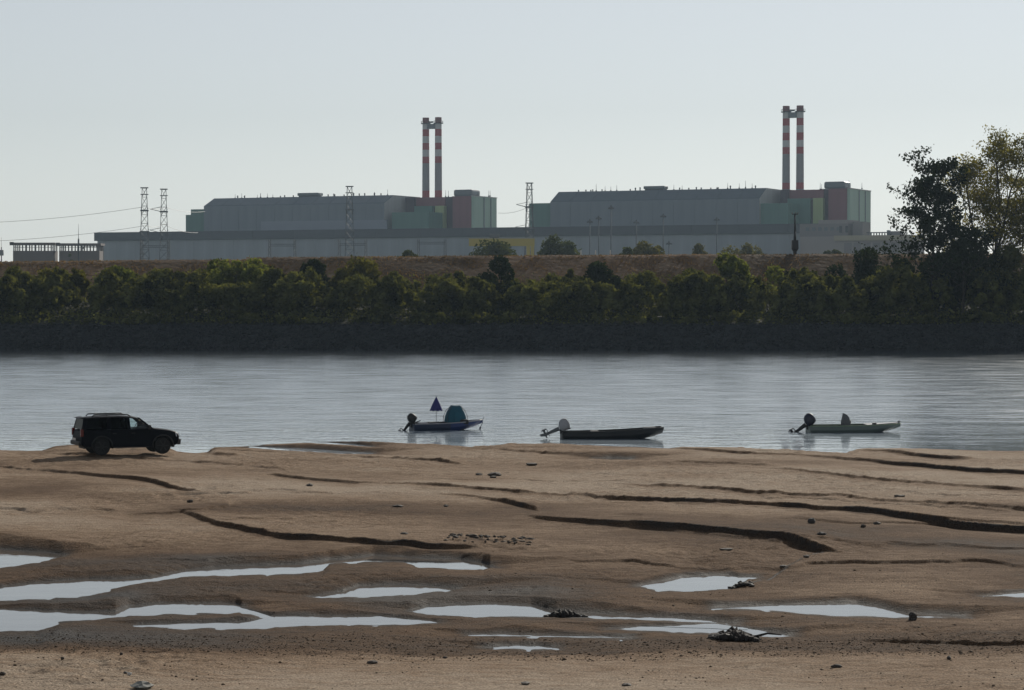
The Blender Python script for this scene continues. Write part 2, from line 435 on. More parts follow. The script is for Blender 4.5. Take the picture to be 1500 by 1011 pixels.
M['leaf_mix'] = leaf_mat('thicket_leaves', (0.006, 0.010, 0.005), (0.18, 0.19, 0.068), 0.30, 0.42)
M['leaf_dark'] = leaf_mat('dark_leaves', (0.010, 0.017, 0.009), (0.026, 0.038, 0.017), 0.25, 0.5)
M['leaf_bright'] = leaf_mat('bright_leaves', (0.03, 0.042, 0.014), (0.19, 0.22, 0.065), 0.42, 0.5)
M['leaf_yellow'] = leaf_mat('yellowing_leaves', (0.06, 0.062, 0.02), (0.22, 0.20, 0.06), 0.5, 0.35)
M['leaf_olive'] = leaf_mat('olive_shrub_leaves', (0.03, 0.034, 0.012), (0.15, 0.145, 0.042), 0.4, 0.4)
M['leaf_far'] = leaf_mat('far_tree_leaves', (0.04, 0.055, 0.03), (0.085, 0.10, 0.045), 0.3, 0.3)
M['leaf_far_olive'] = leaf_mat('olive_tree_leaves', (0.07, 0.075, 0.035), (0.14, 0.13, 0.06), 0.35, 0.3)

# ------------------------------------------------------------------ sandbank heightfield
def UX(px): return (px - 750.0) / F
def YD(py, z=0.2): return ground_at(750, py, z).y

SCARPS = [  # (x, y of the foot, height in px)
    [(-60, 680, 0), (0, 686, 4), (48, 693, 3), (110, 699, 4), (154, 705, 5), (216, 710, 6), (238, 717, 7), (264, 726, 5), (300, 730, 0)],
    [(245, 752, 0), (279, 760, 5), (315, 772, 9), (367, 781, 10), (422, 791, 12), (488, 795, 9), (560, 800, 10), (640, 803, 9), (690, 803, 6), (720, 801, 0)],
    [(-90, 800, 18), (0, 804, 17), (40, 806, 16), (72, 808, 13), (100, 809, 8), (165, 806, 0)],
    [(262, 677, 0), (290, 679, 4), (330, 681, 3), (367, 685, 3), (396, 689, 4), (418, 697, 2), (426, 700, 0)],
    [(385, 700, 0), (405, 702, 4), (440, 705, 4), (500, 711, 4), (560, 713, 3), (643, 717, 5), (705, 722, 5), (757, 727, 6), (867, 731, 5), (1000, 739, 8), (1110, 743, 9),
     (1205, 751, 10), (1293, 758, 10), (1330, 765, 12), (1396, 778, 14), (1450, 781, 12), (1500, 782, 11), (1600, 784, 8)],
    [(70, 666, 0), (100, 668, 4), (180, 671, 4), (260, 677, 2), (300, 680, 0)],  # small scarp by the car; its dark face also stands for the car's shadow
    [(300, 666, 0), (318, 668, 4), (345, 669, 3), (360, 669, 0)],
    [(505, 668, 0), (540, 671, 4), (584, 674, 4), (640, 677, 6), (672, 682, 5), (684, 684, 0)],
    [(460, 648, 0), (500, 652, 3), (555, 659, 4), (588, 665, 4), (610, 668, 0)],
    [(690, 654, 0), (720, 658, 3), (757, 661, 4), (812, 666, 4), (867, 668, 4), (1000, 681, 5), (1121, 685, 4), (1150, 687, 0)],
    [(630, 727, 0), (660, 729, 4), (705, 733, 5), (742, 739, 7), (764, 745, 8), (784, 751, 6), (792, 756, 0)],
    [(770, 757, 0), (785, 761, 5), (867, 769, 8), (1000, 778, 9), (1092, 786, 10), (1147, 793, 12), (1178, 800, 13), (1203, 806, 9), (1245, 812, 0)],
    [(880, 713, 0), (930, 716, 3), (1000, 719, 4), (1073, 723, 5), (1158, 731, 5), (1235, 734, 4), (1279, 740, 4), (1403, 747, 5), (1500, 754, 5), (1600, 760, 4)],
    [(980, 656, 0), (1000, 658, 3), (1037, 661, 4), (1110, 667, 4), (1202, 673, 5), (1279, 678, 5), (1319, 682, 6), (1367, 686, 7), (1422, 692, 7), (1500, 697, 6), (1600, 702, 5)],
    [(1250, 657, 0), (1270, 661, 4), (1293, 665, 5), (1348, 672, 6), (1403, 675, 5), (1440, 677, 0)],
    [(1110, 687, 0), (1150, 692, 3), (1220, 700, 4), (1293, 708, 5), (1367, 714, 5), (1422, 719, 6), (1500, 724, 5), (1600, 730, 5)],
    [(990, 903, 0), (1040, 906, 5), (1110, 913, 7), (1165, 926, 7), (1238, 932, 6), (1367, 938, 6), (1500, 943, 7), (1620, 946, 5)],
    [(500, 810, 0), (560, 812, 4), (620, 815, 4), (680, 819, 6), (716, 826, 7), (735, 838, 5), (748, 840, 0)],
    [(560, 856, 0), (620, 857, 5), (655, 859, 7), (672, 862, 5), (684, 862, 0)],
    [(780, 884, 0), (800, 888, 9), (830, 896, 11), (870, 899, 7), (960, 903, 5), (1030, 908, 0)],
    [(1240, 884, 0), (1270, 886, 5), (1310, 894, 8), (1350, 901, 8), (1410, 904, 5), (1460, 907, 0)],
    [(345, 884, 0), (360, 889, 6), (385, 898, 6), (420, 901, 5), (520, 903, 3), (600, 904, 0)],
    [(-50, 890, 3), (0, 893, 4), (60, 896, 5), (130, 897, 4), (200, 890, 0)],
    [(60, 915, 0), (90, 912, 5), (130, 908, 4), (180, 905, 3), (220, 904, 0)],
    [(440, 826, 0), (470, 826, 3), (481, 828, 5), (500, 828, 4), (560, 829, 0)],
]
PUDDLES = [  # (x, top row, bottom row)
    ('pool', 0.06, [(-120, 803, 838), (0, 804, 832), (40, 807, 826), (70, 809, 820), (92, 812, 815)]),
    ('long', 0.064, [(-90, 868, 888), (0, 860, 881), (37, 855, 878), (92, 850, 875), (128, 848, 873), (165, 848, 862), (220, 845, 852), (264, 836, 846), (315, 830, 843), (440, 826, 841),
             (473, 822, 835), (482, 820, 826), (500, 819, 824), (548, 813, 823), (592, 815, 823), (614, 817, 831), (672, 819, 834), (708, 825, 835), (718, 829, 831)]),
    ('bend', 0.05, [(-110, 890, 930), (0, 892, 926), (51, 893, 924), (73, 895, 917), (84, 895, 911), (168, 896, 904), (188, 888, 902), (215, 885, 900), (235, 883, 899), (330, 883, 898), (346, 885, 895), (354, 888, 891)]),
    ('stream', 0.054, [(208, 915, 917), (260, 913, 919), (312, 912, 920), (360, 910, 920), (388, 906, 919), (400, 902, 918), (440, 901, 918), (500, 902, 916), (555, 902, 916), (610, 907, 915), (642, 911, 913)]),
    ('oval', 0.06, [(450, 873, 875), (480, 869, 876), (500, 866, 876), (525, 858, 875), (573, 856, 873), (621, 857, 869), (655, 860, 865), (670, 861, 863)]),
    ('channel', 0.05, [(602, 893, 896), (625, 887, 900), (670, 884, 902), (727, 883, 903), (779, 886, 904), (815, 895, 904), (867, 898, 905), (1000, 905, 911), (1040, 908, 912), (1075, 912, 914)]),
    ('tail', 0.045, [(894, 920, 922), (940, 917, 924), (1000, 916, 926), (1045, 914, 927), (1090, 920, 929), (1120, 924, 930), (1155, 929, 931)]),
    ('thread', 0.05, [(690, 929, 931), (735, 927, 932), (793, 929, 933), (837, 931, 934), (920, 933, 935)]),
    ('link', 0.052, [(338, 887, 892), (352, 890, 896), (372, 896, 902), (398, 902, 908)]),
    ('sliver', 0.05, [(712, 947, 949), (735, 945, 950), (786, 945, 951), (807, 948, 950)]),
    ('beside', 0.06, [(938, 857, 859), (960, 853, 864), (1000, 845, 866), (1040, 843, 864), (1070, 842, 862), (1082, 845, 857), (1098, 845, 847)]),
    ('lens', 0.05, [(1058, 889, 891), (1128, 886, 894), (1165, 885, 898), (1220, 884, 902), (1257, 883, 903), (1293, 889, 904), (1330, 898, 905), (1380, 900, 905), (1412, 902, 904)]),
    ('edge', 0.06, [(1447, 872, 874), (1475, 869, 874), (1500, 868, 875), (1600, 868, 876)]),
    ('lagoon', 0.0, [(368, 654, 656), (400, 655.5, 659), (450, 657.5, 661.5), (500, 661, 664.5), (545, 663.5, 665.5)]),
    ('rill', 0.0, [(440, 647, 648.5), (480, 648, 650.5), (520, 651, 653), (545, 654, 655)]),
    ('film', 0.10, [(870, 671, 672), (895, 670.5, 673), (920, 672, 673)]),
]
SHORE = [(-600, 664), (-80, 661), (0, 660), (30, 662), (60, 661), (70, 657), (80, 654), (100, 652), (180, 651), (240, 655), (258, 662), (285, 664), (304, 663), (313, 656), (345, 654.5),
         (375, 653), (390, 651), (440, 649), (480, 647), (520, 647), (560, 649), (640, 651), (690, 655), (720, 653), (750, 650), (800, 650), (860, 652), (900, 654), (980, 657),
         (1000, 655), (1060, 657), (1150, 660), (1240, 664), (1256, 659), (1290, 658), (1400, 660), (1500, 661), (1580, 662), (2200, 664)]
_sc = []
for s in SCARPS:
    if s[-1][2]: s = s + [(2150, s[-1][1] + 14, s[-1][2] * 0.6), (2500, s[-1][1] + 20, 0)]
    if s[0][2]: s = [(-480, s[0][1] - 8, 0)] + s
    us = [UX(p[0]) for p in s]; ys = [YD(p[1]) for p in s]
    hs = [p[2] * y / F for p, y in zip(s, ys)]
    _sc.append((np.array(us), np.array(ys), np.array(hs)))
_pd = []
for nm, L, s in PUDDLES:
    _pd.append((L, np.array([UX(p[0]) for p in s]), np.array([YD(p[1], L) for p in s]), np.array([YD(p[2], L) for p in s])))
_su = np.array([UX(p[0]) for p in SHORE]); _sy = np.array([YD(p[1], 0.0) for p in SHORE])
_by = [(1200, 0.6), (1011, 0.46), (975, 0.38), (955, 0.27), (940, 0.20), (900, 0.18), (860, 0.18), (830, 0.20), (800, 0.24), (760, 0.28), (720, 0.30), (690, 0.28), (660, 0.22), (648, 0.2)]
_bY = np.array([YD(a) for a, b in _by]); _bZ = np.array([b for a, b in _by])

_wy = [(1011, 0.14), (975, 0.24), (955, 0.66), (900, 0.74), (850, 0.68), (810, 0.58), (770, 0.42), (720, 0.26), (690, 0.18), (665, 0.28), (650, 0.42)]
_wY = np.array([YD(a) for a, b in _wy]); _wV = np.array([b for a, b in _wy])
_bs = [(770, 763, 800), (900, 771, 848), (1000, 779, 862), (1090, 788, 853), (1130, 793, 840), (1170, 799, 823), (1197, 804, 813), (1209, 807, 809)]
_bu = np.array([UX(p[0]) for p in _bs]); _bt = np.array([YD(p[1]) for p in _bs]); _bb = np.array([YD(p[2]) for p in _bs])
def sand(u, Y):
    """height and wetness (scarp shade mixed in) of the sandbank at u = X/Y, Y"""
    X = u * Y
    base = np.interp(Y, _bY, _bZ) + 0.10 * fbm(X * 0.11, Y * 0.10, 3)
    ys = np.interp(u, _su, _sy) + 0.25 * fbm(X * 0.5, X * 0.13 + 3, 3)
    shore = np.clip((ys - Y) / 2.0, 0, 1)
    zsh = (ys - Y) * 0.035
    z = np.minimum(base, zsh)
    rough = np.clip(0.5 + 1.6 * fbm(X * 0.16 + 40, Y * 0.12, 3), 0.1, 1.4)
    lump = 0.06 * fbm(X * 0.5, Y * 0.45, 3) + rough * (0.05 * fbm(X * 2.3, Y * 1.7, 2) + 0.035 * vnoise(X * 6.1, Y * 4.3) + 0.025 * vnoise(X * 11.0, Y * 9.0))
    scarp_damp_shade = np.zeros_like(Y)
    wob = (0.45 * fbm(X * 0.33, X * 0.05, 2) + 0.24 * fbm(X * 1.37 + 9, Y * 0.4, 3)) * (Y / 70.0)
    for us, yc, hs in _sc:
        h = np.interp(u, us, hs, left=0, right=0)
        dY = Y - (np.interp(u, us, yc) + wob)
        h = h * np.clip(1.0 + 1.1 * fbm(X * 0.23 + yc[0], X * 0.07 + yc[0], 2) + 0.5 * fbm(X * 1.1, yc[0] + X * 0.3, 2), 0.72, 1.15)
        h = h * 0.68
        fw = 0.0024 * Y + 0.2 * h
        s = np.clip(dY / fw, 0, 1); s = s * s * (3 - 2 * s)
        Ld = 0.06 * Y
        add = h * s * np.exp(-np.maximum(dY, 0) / Ld) - 0.2 * h * np.exp(np.minimum(dY, 0) / 1.2) * (dY < fw)
        z = z + add * shore
        scarp_damp_shade = np.maximum(scarp_damp_shade, np.clip(h * 7, 0, 0.97) * np.exp(np.minimum(dY - fw, 0) / 1.6) * (dY < fw * 1.3))  # damp scarp foot, with the face's shade painted in as darkness
    # small winding terraces left by the falling water
    g = -(Y - 40) * 0.13 + 3.2 * fbm(X * 0.05 + 3, Y * 0.07 + 8, 3) + 0.35 * fbm(X * 0.6, Y * 0.4, 3)
    saw = g - np.floor(g)
    tm = np.clip(0.25 + 2.2 * fbm(X * 0.08 + 50, Y * 0.1, 2), 0, 1) * np.clip((Y - 58) / 6, 0, 1) * shore
    z = z + 0.085 * saw * np.clip((1 - saw) * 22, 0, 1) * tm
    z = z + lump * np.clip(shore + 0.15, 0, 1)
    wet_shade = np.clip(1.0 - (z + 0.02) / 0.34, 0, 1) * 0.5
    wet_shade = np.maximum(wet_shade, np.interp(Y, _wY, _wV) + 0.6 * fbm(X * 0.12, Y * 0.14 + 7, 4))
    wet_shade = np.maximum(wet_shade, scarp_damp_shade)
    for px, py, wx, wy, amp in ((705, 794, 50, 5, 0.20), (760, 800, 60, 8, 0.10), (830, 889, 40, 6, 0.16), (560, 797, 90, 5, 0.06), (1190, 798, 40, 6, 0.08), (900, 812, 140, 14, 0.05)):
        yc_ = YD(py); m_ = np.exp(-((u - UX(px)) / (wx / F)) ** 2 - ((Y - yc_) / (yc_ * yc_ * wy / (F * CH))) ** 2)
        z = z + amp * m_ * np.maximum(0, fbm(X * 2.1, Y * 1.3, 2) + 0.8 * vnoise(X * 7.0, Y * 4.0))
        wet_shade = np.maximum(wet_shade, np.clip(amp * 5, 0, 0.8) * m_)
    # damp basin inside the big bend
    bt = np.interp(u, _bu, _bt); bb = np.interp(u, _bu, _bb) + 0.5 * fbm(X * 0.8, Y * 0.0 + 2, 3)
    inb = np.minimum(np.minimum(bt - Y, Y - bb), np.minimum(u - _bu[0], _bu[-1] - u) * Y * 1.5)
    wet_shade = np.maximum(wet_shade, 0.58 * np.clip(inb / 0.5, 0, 1) * np.clip((u - _bu[0]) * 14, 0, 1))
    wet_shade = np.maximum(wet_shade, 0.97 * np.exp(-((Y - bb) / 0.45) ** 2) * (u > UX(1085)) * (u < UX(1208)))
    z = z - 0.07 * np.clip(inb / 0.25, 0, 1) * np.clip((u - _bu[0]) * 14, 0, 1)
    edge = 0.4 * fbm(X * 0.6, Y * 0.4, 4)
    fine = 0.03 * fbm(X * 2.6, Y * 1.9 + 3, 3)
    for L, us, yt, yb in _pd:
        yf = np.interp(u, us, yt); yn = np.interp(u, us, yb)
        lat = np.maximum(us[0] - u, u - us[-1]) * Y * 1.2
        df, dn = (Y - yf), (yn - Y)
        ins = np.maximum(np.maximum(df, dn), lat)
        e = edge * np.clip(ins + 1.0, 0, 1)
        zz = L + np.where(ins < 0, ins * 0.16, np.maximum(np.maximum(df * 0.24, dn * 0.055), lat * 0.055)) + 0.03 * edge + fine
        z = np.minimum(z, np.maximum(zz, L - 0.25))
        wet_shade = np.maximum(wet_shade, np.exp(-np.maximum(ins + e * 0.6, 0) / 1.3))
        wet_shade = np.maximum(wet_shade, 0.72 * np.exp(-np.maximum(ins + e, 0) / 3.2))
    wet_shade = np.maximum(wet_shade, 0.9 * np.exp(-np.maximum(ys - Y, 0) / 0.8))
    # pebbly damp band left by the falling water, just before the dry foreground
    yb0, yb1 = YD(962), YD(925)
    band = np.clip((Y - yb0 + 0.9 * fbm(X * 0.35, Y * 0.3, 4)) / 0.8, 0, 1) * np.clip((yb1 + 2.0 - Y) / 2.0, 0, 1)
    wet_shade = np.maximum(wet_shade, 0.74 * band)
    return z, np.clip(wet_shade, 0, 1)
def sand_z(x, y):
    z, w = sand(np.array([x / y]), np.array([float(y)]))
    return float(z[0])

inner = np.linspace(-0.285, 0.285, 800)
side = 0.285 + np.array([0.004, 0.01, 0.02, 0.035, 0.06, 0.1, 0.16, 0.25, 0.4, 0.7, 1.2, 2.2, 4.0, 8.0, 13.0])
uc = np.concatenate([-side[::-1], inner, side])
rows = [38.5]
while rows[-1] < 119: rows.append(rows[-1] * 1.00105)
rows = np.array(rows + [121, 124, 128])
UU, YY = np.meshgrid(uc, rows)
Z, W = sand(UU.ravel(), YY.ravel())
V = np.stack([(UU * YY).ravel(), YY.ravel(), Z], 1)
nc, nr = len(uc), len(rows)
# near sand carried back under and behind the camera
near = np.array([-60.0, -20.0, 0.0, 15.0, 28.0, 36.0])
xs0 = uc * rows[0]
nv = np.array([[x, y, float(Z[i]) + (rows[0] - y) * 0.012] for y in near for i, x in enumerate(xs0)])
V = np.concatenate([nv, V]); W = np.concatenate([np.tile(W[:nc], len(near)) * 0 + 0.1, W])
nr2 = nr + len(near)
I = np.arange(nr2 * nc).reshape(nr2, nc)
Q = np.stack([I[:-1, :-1].ravel(), I[:-1, 1:].ravel(), I[1:, 1:].ravel(), I[1:, :-1].ravel()], 1)
me = np_mesh('sandbank', V, Q, smooth=True)
a = me.attributes.new('wet_shade', 'FLOAT', 'POINT'); a.data.foreach_set('value', W.astype(np.float32))
me.materials.append(M['sand'])
o = bpy.data.objects.new('sandbank', me); col.objects.link(o)
tag(o, 'brown sandbank of the low river with ridges and damp hollows', kind='structure')

# river and puddles
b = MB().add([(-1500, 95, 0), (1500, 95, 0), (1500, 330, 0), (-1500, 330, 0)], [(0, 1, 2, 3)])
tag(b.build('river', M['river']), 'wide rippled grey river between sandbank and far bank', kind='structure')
PL = {'pool': 'puddle cut by the left edge of the photo under a dark scarp', 'long': 'longest puddle winding in from the left above the others',
      'bend': 'broad puddle at lower left with a hooked end', 'stream': 'narrow streak of water joining the lower left puddles',
      'oval': 'short lens of water below the long left puddle', 'channel': 'long central puddle tapering to the right below the dark bank',
      'tail': 'water lying beside the dark mud heap', 'thread': 'thin broken line of water in the centre foreground', 'link': 'narrow neck of water joining the two lower left puddles', 'sliver': 'nearest small puddle in the pebbly foreground',
      'beside': 'puddle at the foot of the curved scarp right of centre', 'lens': 'pointed puddle on the right with a stone at its tip', 'edge': 'puddle cut by the right edge of the photo',
      'lagoon': 'strip of water behind the shore bar right of the car', 'rill': 'outermost sliver of water on the shore bar', 'film': 'tiny film of water on the far sand'}
for nm, L, s in PUDDLES:
    us = np.array([UX(p[0]) for p in s]); yt = np.array([YD(p[1], L) for p in s]); yb = np.array([YD(p[2], L) for p in s])
    uu = np.concatenate([[us[0] - 0.006], us, [us[-1] + 0.006]])
    yt = np.concatenate([[yt[0]], yt, [yt[-1]]]) + 0.45; yb = np.concatenate([[yb[0]], yb, [yb[-1]]]) - 0.9
    b = MB(); vs = []; fs = []
    for k in range(len(uu)):
        vs += [(uu[k] * yb[k], yb[k], L), (uu[k] * yt[k], yt[k], L)]
        if k: fs.append((2 * k - 2, 2 * k, 2 * k + 1, 2 * k - 1))
    if L == 0: continue
    tag(b.add(vs, fs).build('puddle', M['puddle']), PL[nm], kind='structure')

# ------------------------------------------------------------------ far bank, levee, plain
def crest_z(X): return 12.75 + 0.25 * math.sin(X * 0.021 + 1) + (-0.25 if X < -40 else 0) + 0.004 * X
BP = [(308, -1.6), (317, 0.0), (319, 0.9), (323.2, 3.1), (326, 3.5), (338, 4.4), (350, 6.2)]
def bank_z(X, Y):
    if Y <= 350: return float(np.interp(Y, [p[0] for p in BP], [p[1] for p in BP]))
    cz = crest_z(X)
    return float(np.interp(Y, [350, 366, 371, 384, 400], [6.2, cz, cz, 11.6, 11.5]))
random.seed(3)
xsb = np.concatenate([np.linspace(-1500, -150, 28), np.linspace(-145, 145, 200), np.linspace(150, 1500, 28)])
def sheet(name, ylist, amp, material, label, sink=0.0):
    vs = []
    for y in ylist:
        for x in xsb:
            n = amp * float(fbm(np.array([x * 0.35]), np.array([y * 0.5]), 3)[0])
            vs.append((x, y, bank_z(x, y) + n - (sink if y == ylist[0] else 0)))
    n = len(xsb); I = np.arange(len(vs)).reshape(-1, n)
    Q = np.stack([I[:-1, :-1].ravel(), I[:-1, 1:].ravel(), I[1:, 1:].ravel(), I[1:, :-1].ravel()], 1)
    o = link(name, np_mesh(name, np.array(vs), Q, True), None, [material])
    return tag(o, label, kind='structure')
sheet('stone_revetment', [308, 313, 316, 317, 318, 319, 320, 321, 322, 323.2, 324], 0.12, M['revet'], 'dark grey rubble slope along the far waterline')
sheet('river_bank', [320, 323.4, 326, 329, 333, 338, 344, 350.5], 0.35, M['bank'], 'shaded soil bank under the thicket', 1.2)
sheet('levee', [347, 351, 352, 354, 356, 358, 360, 362, 364, 365, 366, 367, 369, 371, 374, 378, 384, 392, 400], 0.22, M['levee'], 'long reddish brown grass levee behind the thicket', 1.5)
b = MB().add([(-3800, 399, 11.5), (3800, 399, 11.5), (3800, 4800, 11.5), (-3800, 4800, 11.5)], [(0, 1, 2, 3)])
tag(b.build('plain', M['plain']), 'flat ground around the power plant', kind='structure')

# loose stones of the revetment: one mass
ico = bmesh.new(); bmesh.ops.create_icosphere(ico, subdivisions=1, radius=1.0)
iv = np.array([v.co[:] for v in ico.verts]); itf = np.array([[v.index for v in f.verts] for f in ico.faces]); ico.free()
rg = np.random.RandomState(11)
vv = []; ff = []
for k in range(6500):
    X = rg.uniform(-92, 92); Y = 317 + 6.6 * rg.rand() ** 1.1
    r = rg.uniform(0.10, 0.30)
    S = rg.uniform(0.6, 1.3, 3) * r
    p = iv * (1 + 0.25 * (rg.rand(len(iv), 1) - 0.5)) * S
    a_ = rg.uniform(0, 6.28); c_, s_ = math.cos(a_), math.sin(a_)
    p = np.stack([p[:, 0] * c_ - p[:, 1] * s_, p[:, 0] * s_ + p[:, 1] * c_, p[:, 2]], 1)
    ff.append(itf + len(vv) * len(iv)); vv.append(p + np.array([X, Y, bank_z(X, Y) + r * 0.25]))
o = link('revetment_stones', np_mesh('revetment_stones', np.concatenate(vv), np.concatenate(ff)), None, [M['revet_stone']])
tag(o, 'loose grey stones covering the far waterline slope', 'stones', kind='stuff')

# dry grass on the levee
def blades(n, xr, yr, zfun, hmin, hmax, wd, rg):
    X = rg.uniform(xr[0], xr[1], n); Y = rg.uniform(yr[0], yr[1], n)
    Zb = np.array([zfun(x, y) for x, y in zip(X, Y)]) - 0.05
    h = rg.uniform(hmin, hmax, n); a_ = rg.uniform(0, math.pi, n); w = wd * rg.uniform(0.6, 1.4, n)
    dx, dy = np.cos(a_) * w, np.sin(a_) * w; lx, ly = rg.uniform(-.3, .3, n) * h, rg.uniform(-.3, .3, n) * h
    v0 = np.stack([X - dx, Y - dy, Zb], 1); v1 = np.stack([X + dx, Y + dy, Zb], 1); v2 = np.stack([X + lx, Y + ly, Zb + h], 1)
    return np.stack([v0, v1, v2], 1).reshape(-1, 3), np.arange(3 * n).reshape(-1, 3)
v, f = blades(30000, (-95, 95), (351, 368), bank_z, 0.08, 0.28, 0.09, np.random.RandomState(5))
o = link('levee_grass', np_mesh('levee_grass', v, f), None, [M['drygrass']])
tag(o, 'dry reddish grass on the levee slope', 'grass', kind='stuff')

# ------------------------------------------------------------------ foliage
def leaf_quads(P, size, rg, flat=0.0):
    n = len(P)
    d = rg.normal(size=(n, 3)); d[:, 2] *= (1 - flat); d /= np.linalg.norm(d, axis=1, keepdims=True) + 1e-9
    e = rg.normal(size=(n, 3)); e -= d * np.sum(d * e, 1, keepdims=True); e /= np.linalg.norm(e, axis=1, keepdims=True) + 1e-9
    s = size * rg.uniform(0.55, 1.35, (n, 1))
    d = d * s; e = e * s * 0.6
    v = np.stack([P - d, P + e, P + d, P - e], 1).reshape(-1, 3)
    return v, np.arange(4 * n).reshape(-1, 4)
def bush_points(n, w, dp, h, rg, lobes=9, base=0.05, small=1.0):
    """leaf positions filling a lumpy bush"""
    C = np.stack([rg.uniform(-0.36, 0.36, lobes) * w * 1.2, rg.uniform(-0.36, 0.36, lobes) * dp * 1.2, rg.uniform(0.25, 0.82, lobes) * h], 1)
    C[:, 2] *= 1 - 0.45 * (np.abs(C[:, 0]) / (0.5 * w)) ** 2
    C[0] = (rg.uniform(-.08, .08) * w, 0, 0.76 * h)
    rad = rg.uniform(0.10, 0.26, lobes) * min(w, h * 1.3) * small
    k = rg.choice(lobes, n, p=rad ** 2 / np.sum(rad ** 2))
    d = rg.normal(size=(n, 3)); d /= np.linalg.norm(d, axis=1, keepdims=True)
    r = rad[k] * (rg.uniform(0.35, 1.0, n) ** 0.5) * (1 + 0.25 * rg.normal(size=n).clip(-1, 1.5) * (rg.rand(n) < 0.3))
    P = C[k] + d * r[:, None]
    P[:, 2] = np.maximum(P[:, 2], base * h * rg.rand(n))
    return P, C
def make_shrub(name, x, y, w, h, leafm, label, cat, group, rg, n=None, z=None, size=0.27, stems=5, barkm=None):
    z = bank_z(x, y) if z is None else z
    e = empty(name, (x, y, z)); tag(e, label, cat, group)
    n = n or int(70 * w * h + 400)
    P, C = bush_points(n, w, w * 0.8, h, rg, lobes=int(8 + w * 0.8))
    v, f = leaf_quads(P, size, rg)
    link('crown', np_mesh('crown', v, f), e, [leafm])
    b = MB()
    for k in range(min(stems, len(C))):
        c = C[k]
        b.path([(c[0] * 0.12, c[1] * 0.12, -0.3), (c[0] * 0.35, c[1] * 0.35, c[2] * 0.4), (c[0], c[1], c[2])], [0.03 * h ** 0.6 + 0.03, 0.06, 0.02], 5)
    b.build('stem' if h < 8 else 'trunk', barkm or M['bark'], e, smooth=True)
    return e

# one continuous thicket
rg = np.random.RandomState(21)
vs, fs, off = [], [], 0
def add_mass(P, size):
    global off
    v, f = leaf_quads(P, size, rg); vs.append(v); fs.append(f + off); off += len(v)
def veg_top(px): return float(np.interp(px, [-200, 0, 160, 330, 480, 560, 640, 720, 830, 900, 1000, 1120, 1240, 1290, 1600], [388, 386, 383, 386, 385, 395, 403, 395, 399, 393, 397, 388, 385, 374, 374]))
for k in range(400):
    X = rg.uniform(-112, 112)
    row = rg.rand()
    if row < 0.2: Y, h, w = rg.uniform(324, 326.5), rg.uniform(0.7, 1.5), rg.uniform(2.5, 5)
    else:
        Y, w = (rg.uniform(327.5, 334.5) if row < 0.65 else rg.uniform(338, 351)), rg.uniform(2.5, 6.0)
        px = 750 + F * X / Y
        h = (at(px, veg_top(px) + (4 if row < 0.65 else 0), Y).z - bank_z(X, Y)) * rg.uniform(0.62, 1.14)
    P, C = bush_points(int(34 * w * h + 160), w, w * 0.8, h, rg, lobes=int(rg.uniform(14, 26)), small=0.7)
    add_mass(P + np.array([X, Y, bank_z(X, Y)]), rg.uniform(0.24, 0.36))
# low herbs between
n = 36000
P = np.stack([rg.uniform(-112, 112, n), rg.uniform(323.2, 357, n), np.zeros(n)], 1)
P[:, 2] = np.interp(P[:, 1], [p[0] for p in BP] + [366], [p[1] for p in BP] + [12.6]) + rg.rand(n) ** 1.5 * 1.5
add_mass(P, 0.22)
o = link('riverbank_thicket', np_mesh('riverbank_thicket', np.concatenate(vs), np.concatenate(fs)), None, [M['leaf_mix']])
tag(o, 'unbroken belt of dense green undergrowth along the far bank', 'thicket', kind='stuff')

SHR = [  # px centre, top row, px width, Y, leaf, label
    (345, 378, 84, 338, 'leaf_bright', 'tall lit shrub rising above the levee line left of centre'),
    (460, 381, 42, 344, 'leaf_dark', 'small dark round shrub against the levee left of the yellow one'),
    (525, 384, 74, 345, 'leaf_olive', 'broad yellowish shrub next to the bare levee slope'),
    (580, 397, 52, 338, 'leaf_mix', 'grey green shrub below the bare levee slope, light on its right'),
    (735, 377, 74, 340, 'leaf_dark', 'tall dark shrub in the middle of the bank'),
    (878, 388, 70, 342, 'leaf_dark', 'dark rounded shrub left of the nearly central gap'),
    (1066, 374, 66, 338, 'leaf_bright', 'bright green shrub with pointed top right of centre'),
    (1020, 398, 60, 336, 'leaf_mix', 'low spreading shrub at the left foot of the bright pointed one'),
    (112, 388, 36, 344, 'leaf_olive', 'thin upright olive shrub near the left pavilions'),
    (172, 390, 52, 342, 'leaf_bright', 'leafy shrub below the two pylons'),
    (232, 396, 66, 340, 'leaf_mix', 'wide low shrub right of the pylons'),
    (70, 398, 50, 340, 'leaf_olive', 'yellow green shrub near the left edge'),
    (18, 394, 60, 341, 'leaf_mix', 'shrub cut by the left edge'),
    (655, 402, 60, 344, 'leaf_mix', 'low shrub on the sunlit grass'),
    (945, 402, 60, 342, 'leaf_mix', 'low shrub right of the dark rounded one'),
    (835, 391, 14, 348, 'leaf_olive', 'thin yellow sapling on the brown levee slope'),
    (1130, 394, 70, 342, 'leaf_bright', 'light green shrub right of the pointed one'),
    (1190, 398, 60, 344, 'leaf_mix', 'low shrub under the black mast'),
    (1262, 371, 90, 343, 'leaf_dark', 'big dark shrub in front of the pale buildings'),
    (1322, 380, 70, 341, 'leaf_dark', 'dark shrub at the foot of the left riverside tree'),
    (1400, 372, 100, 339, 'leaf_dark', 'dark shrub between the trunks of the riverside trees'),
    (1478, 366, 90, 338, 'leaf_mix', 'shrub in the lower right corner of the tree group'),
]
for i, (px, top, pw, Y, lm, lb) in enumerate(SHR):
    p = at(px, top, Y); z0 = bank_z(p.x, Y)
    make_shrub('shrub', p.x, Y, pw * Y / F, (p.z - z0) * 1.14, M[lm], lb, 'shrub', None, np.random.RandomState(100 + i), size=0.27)

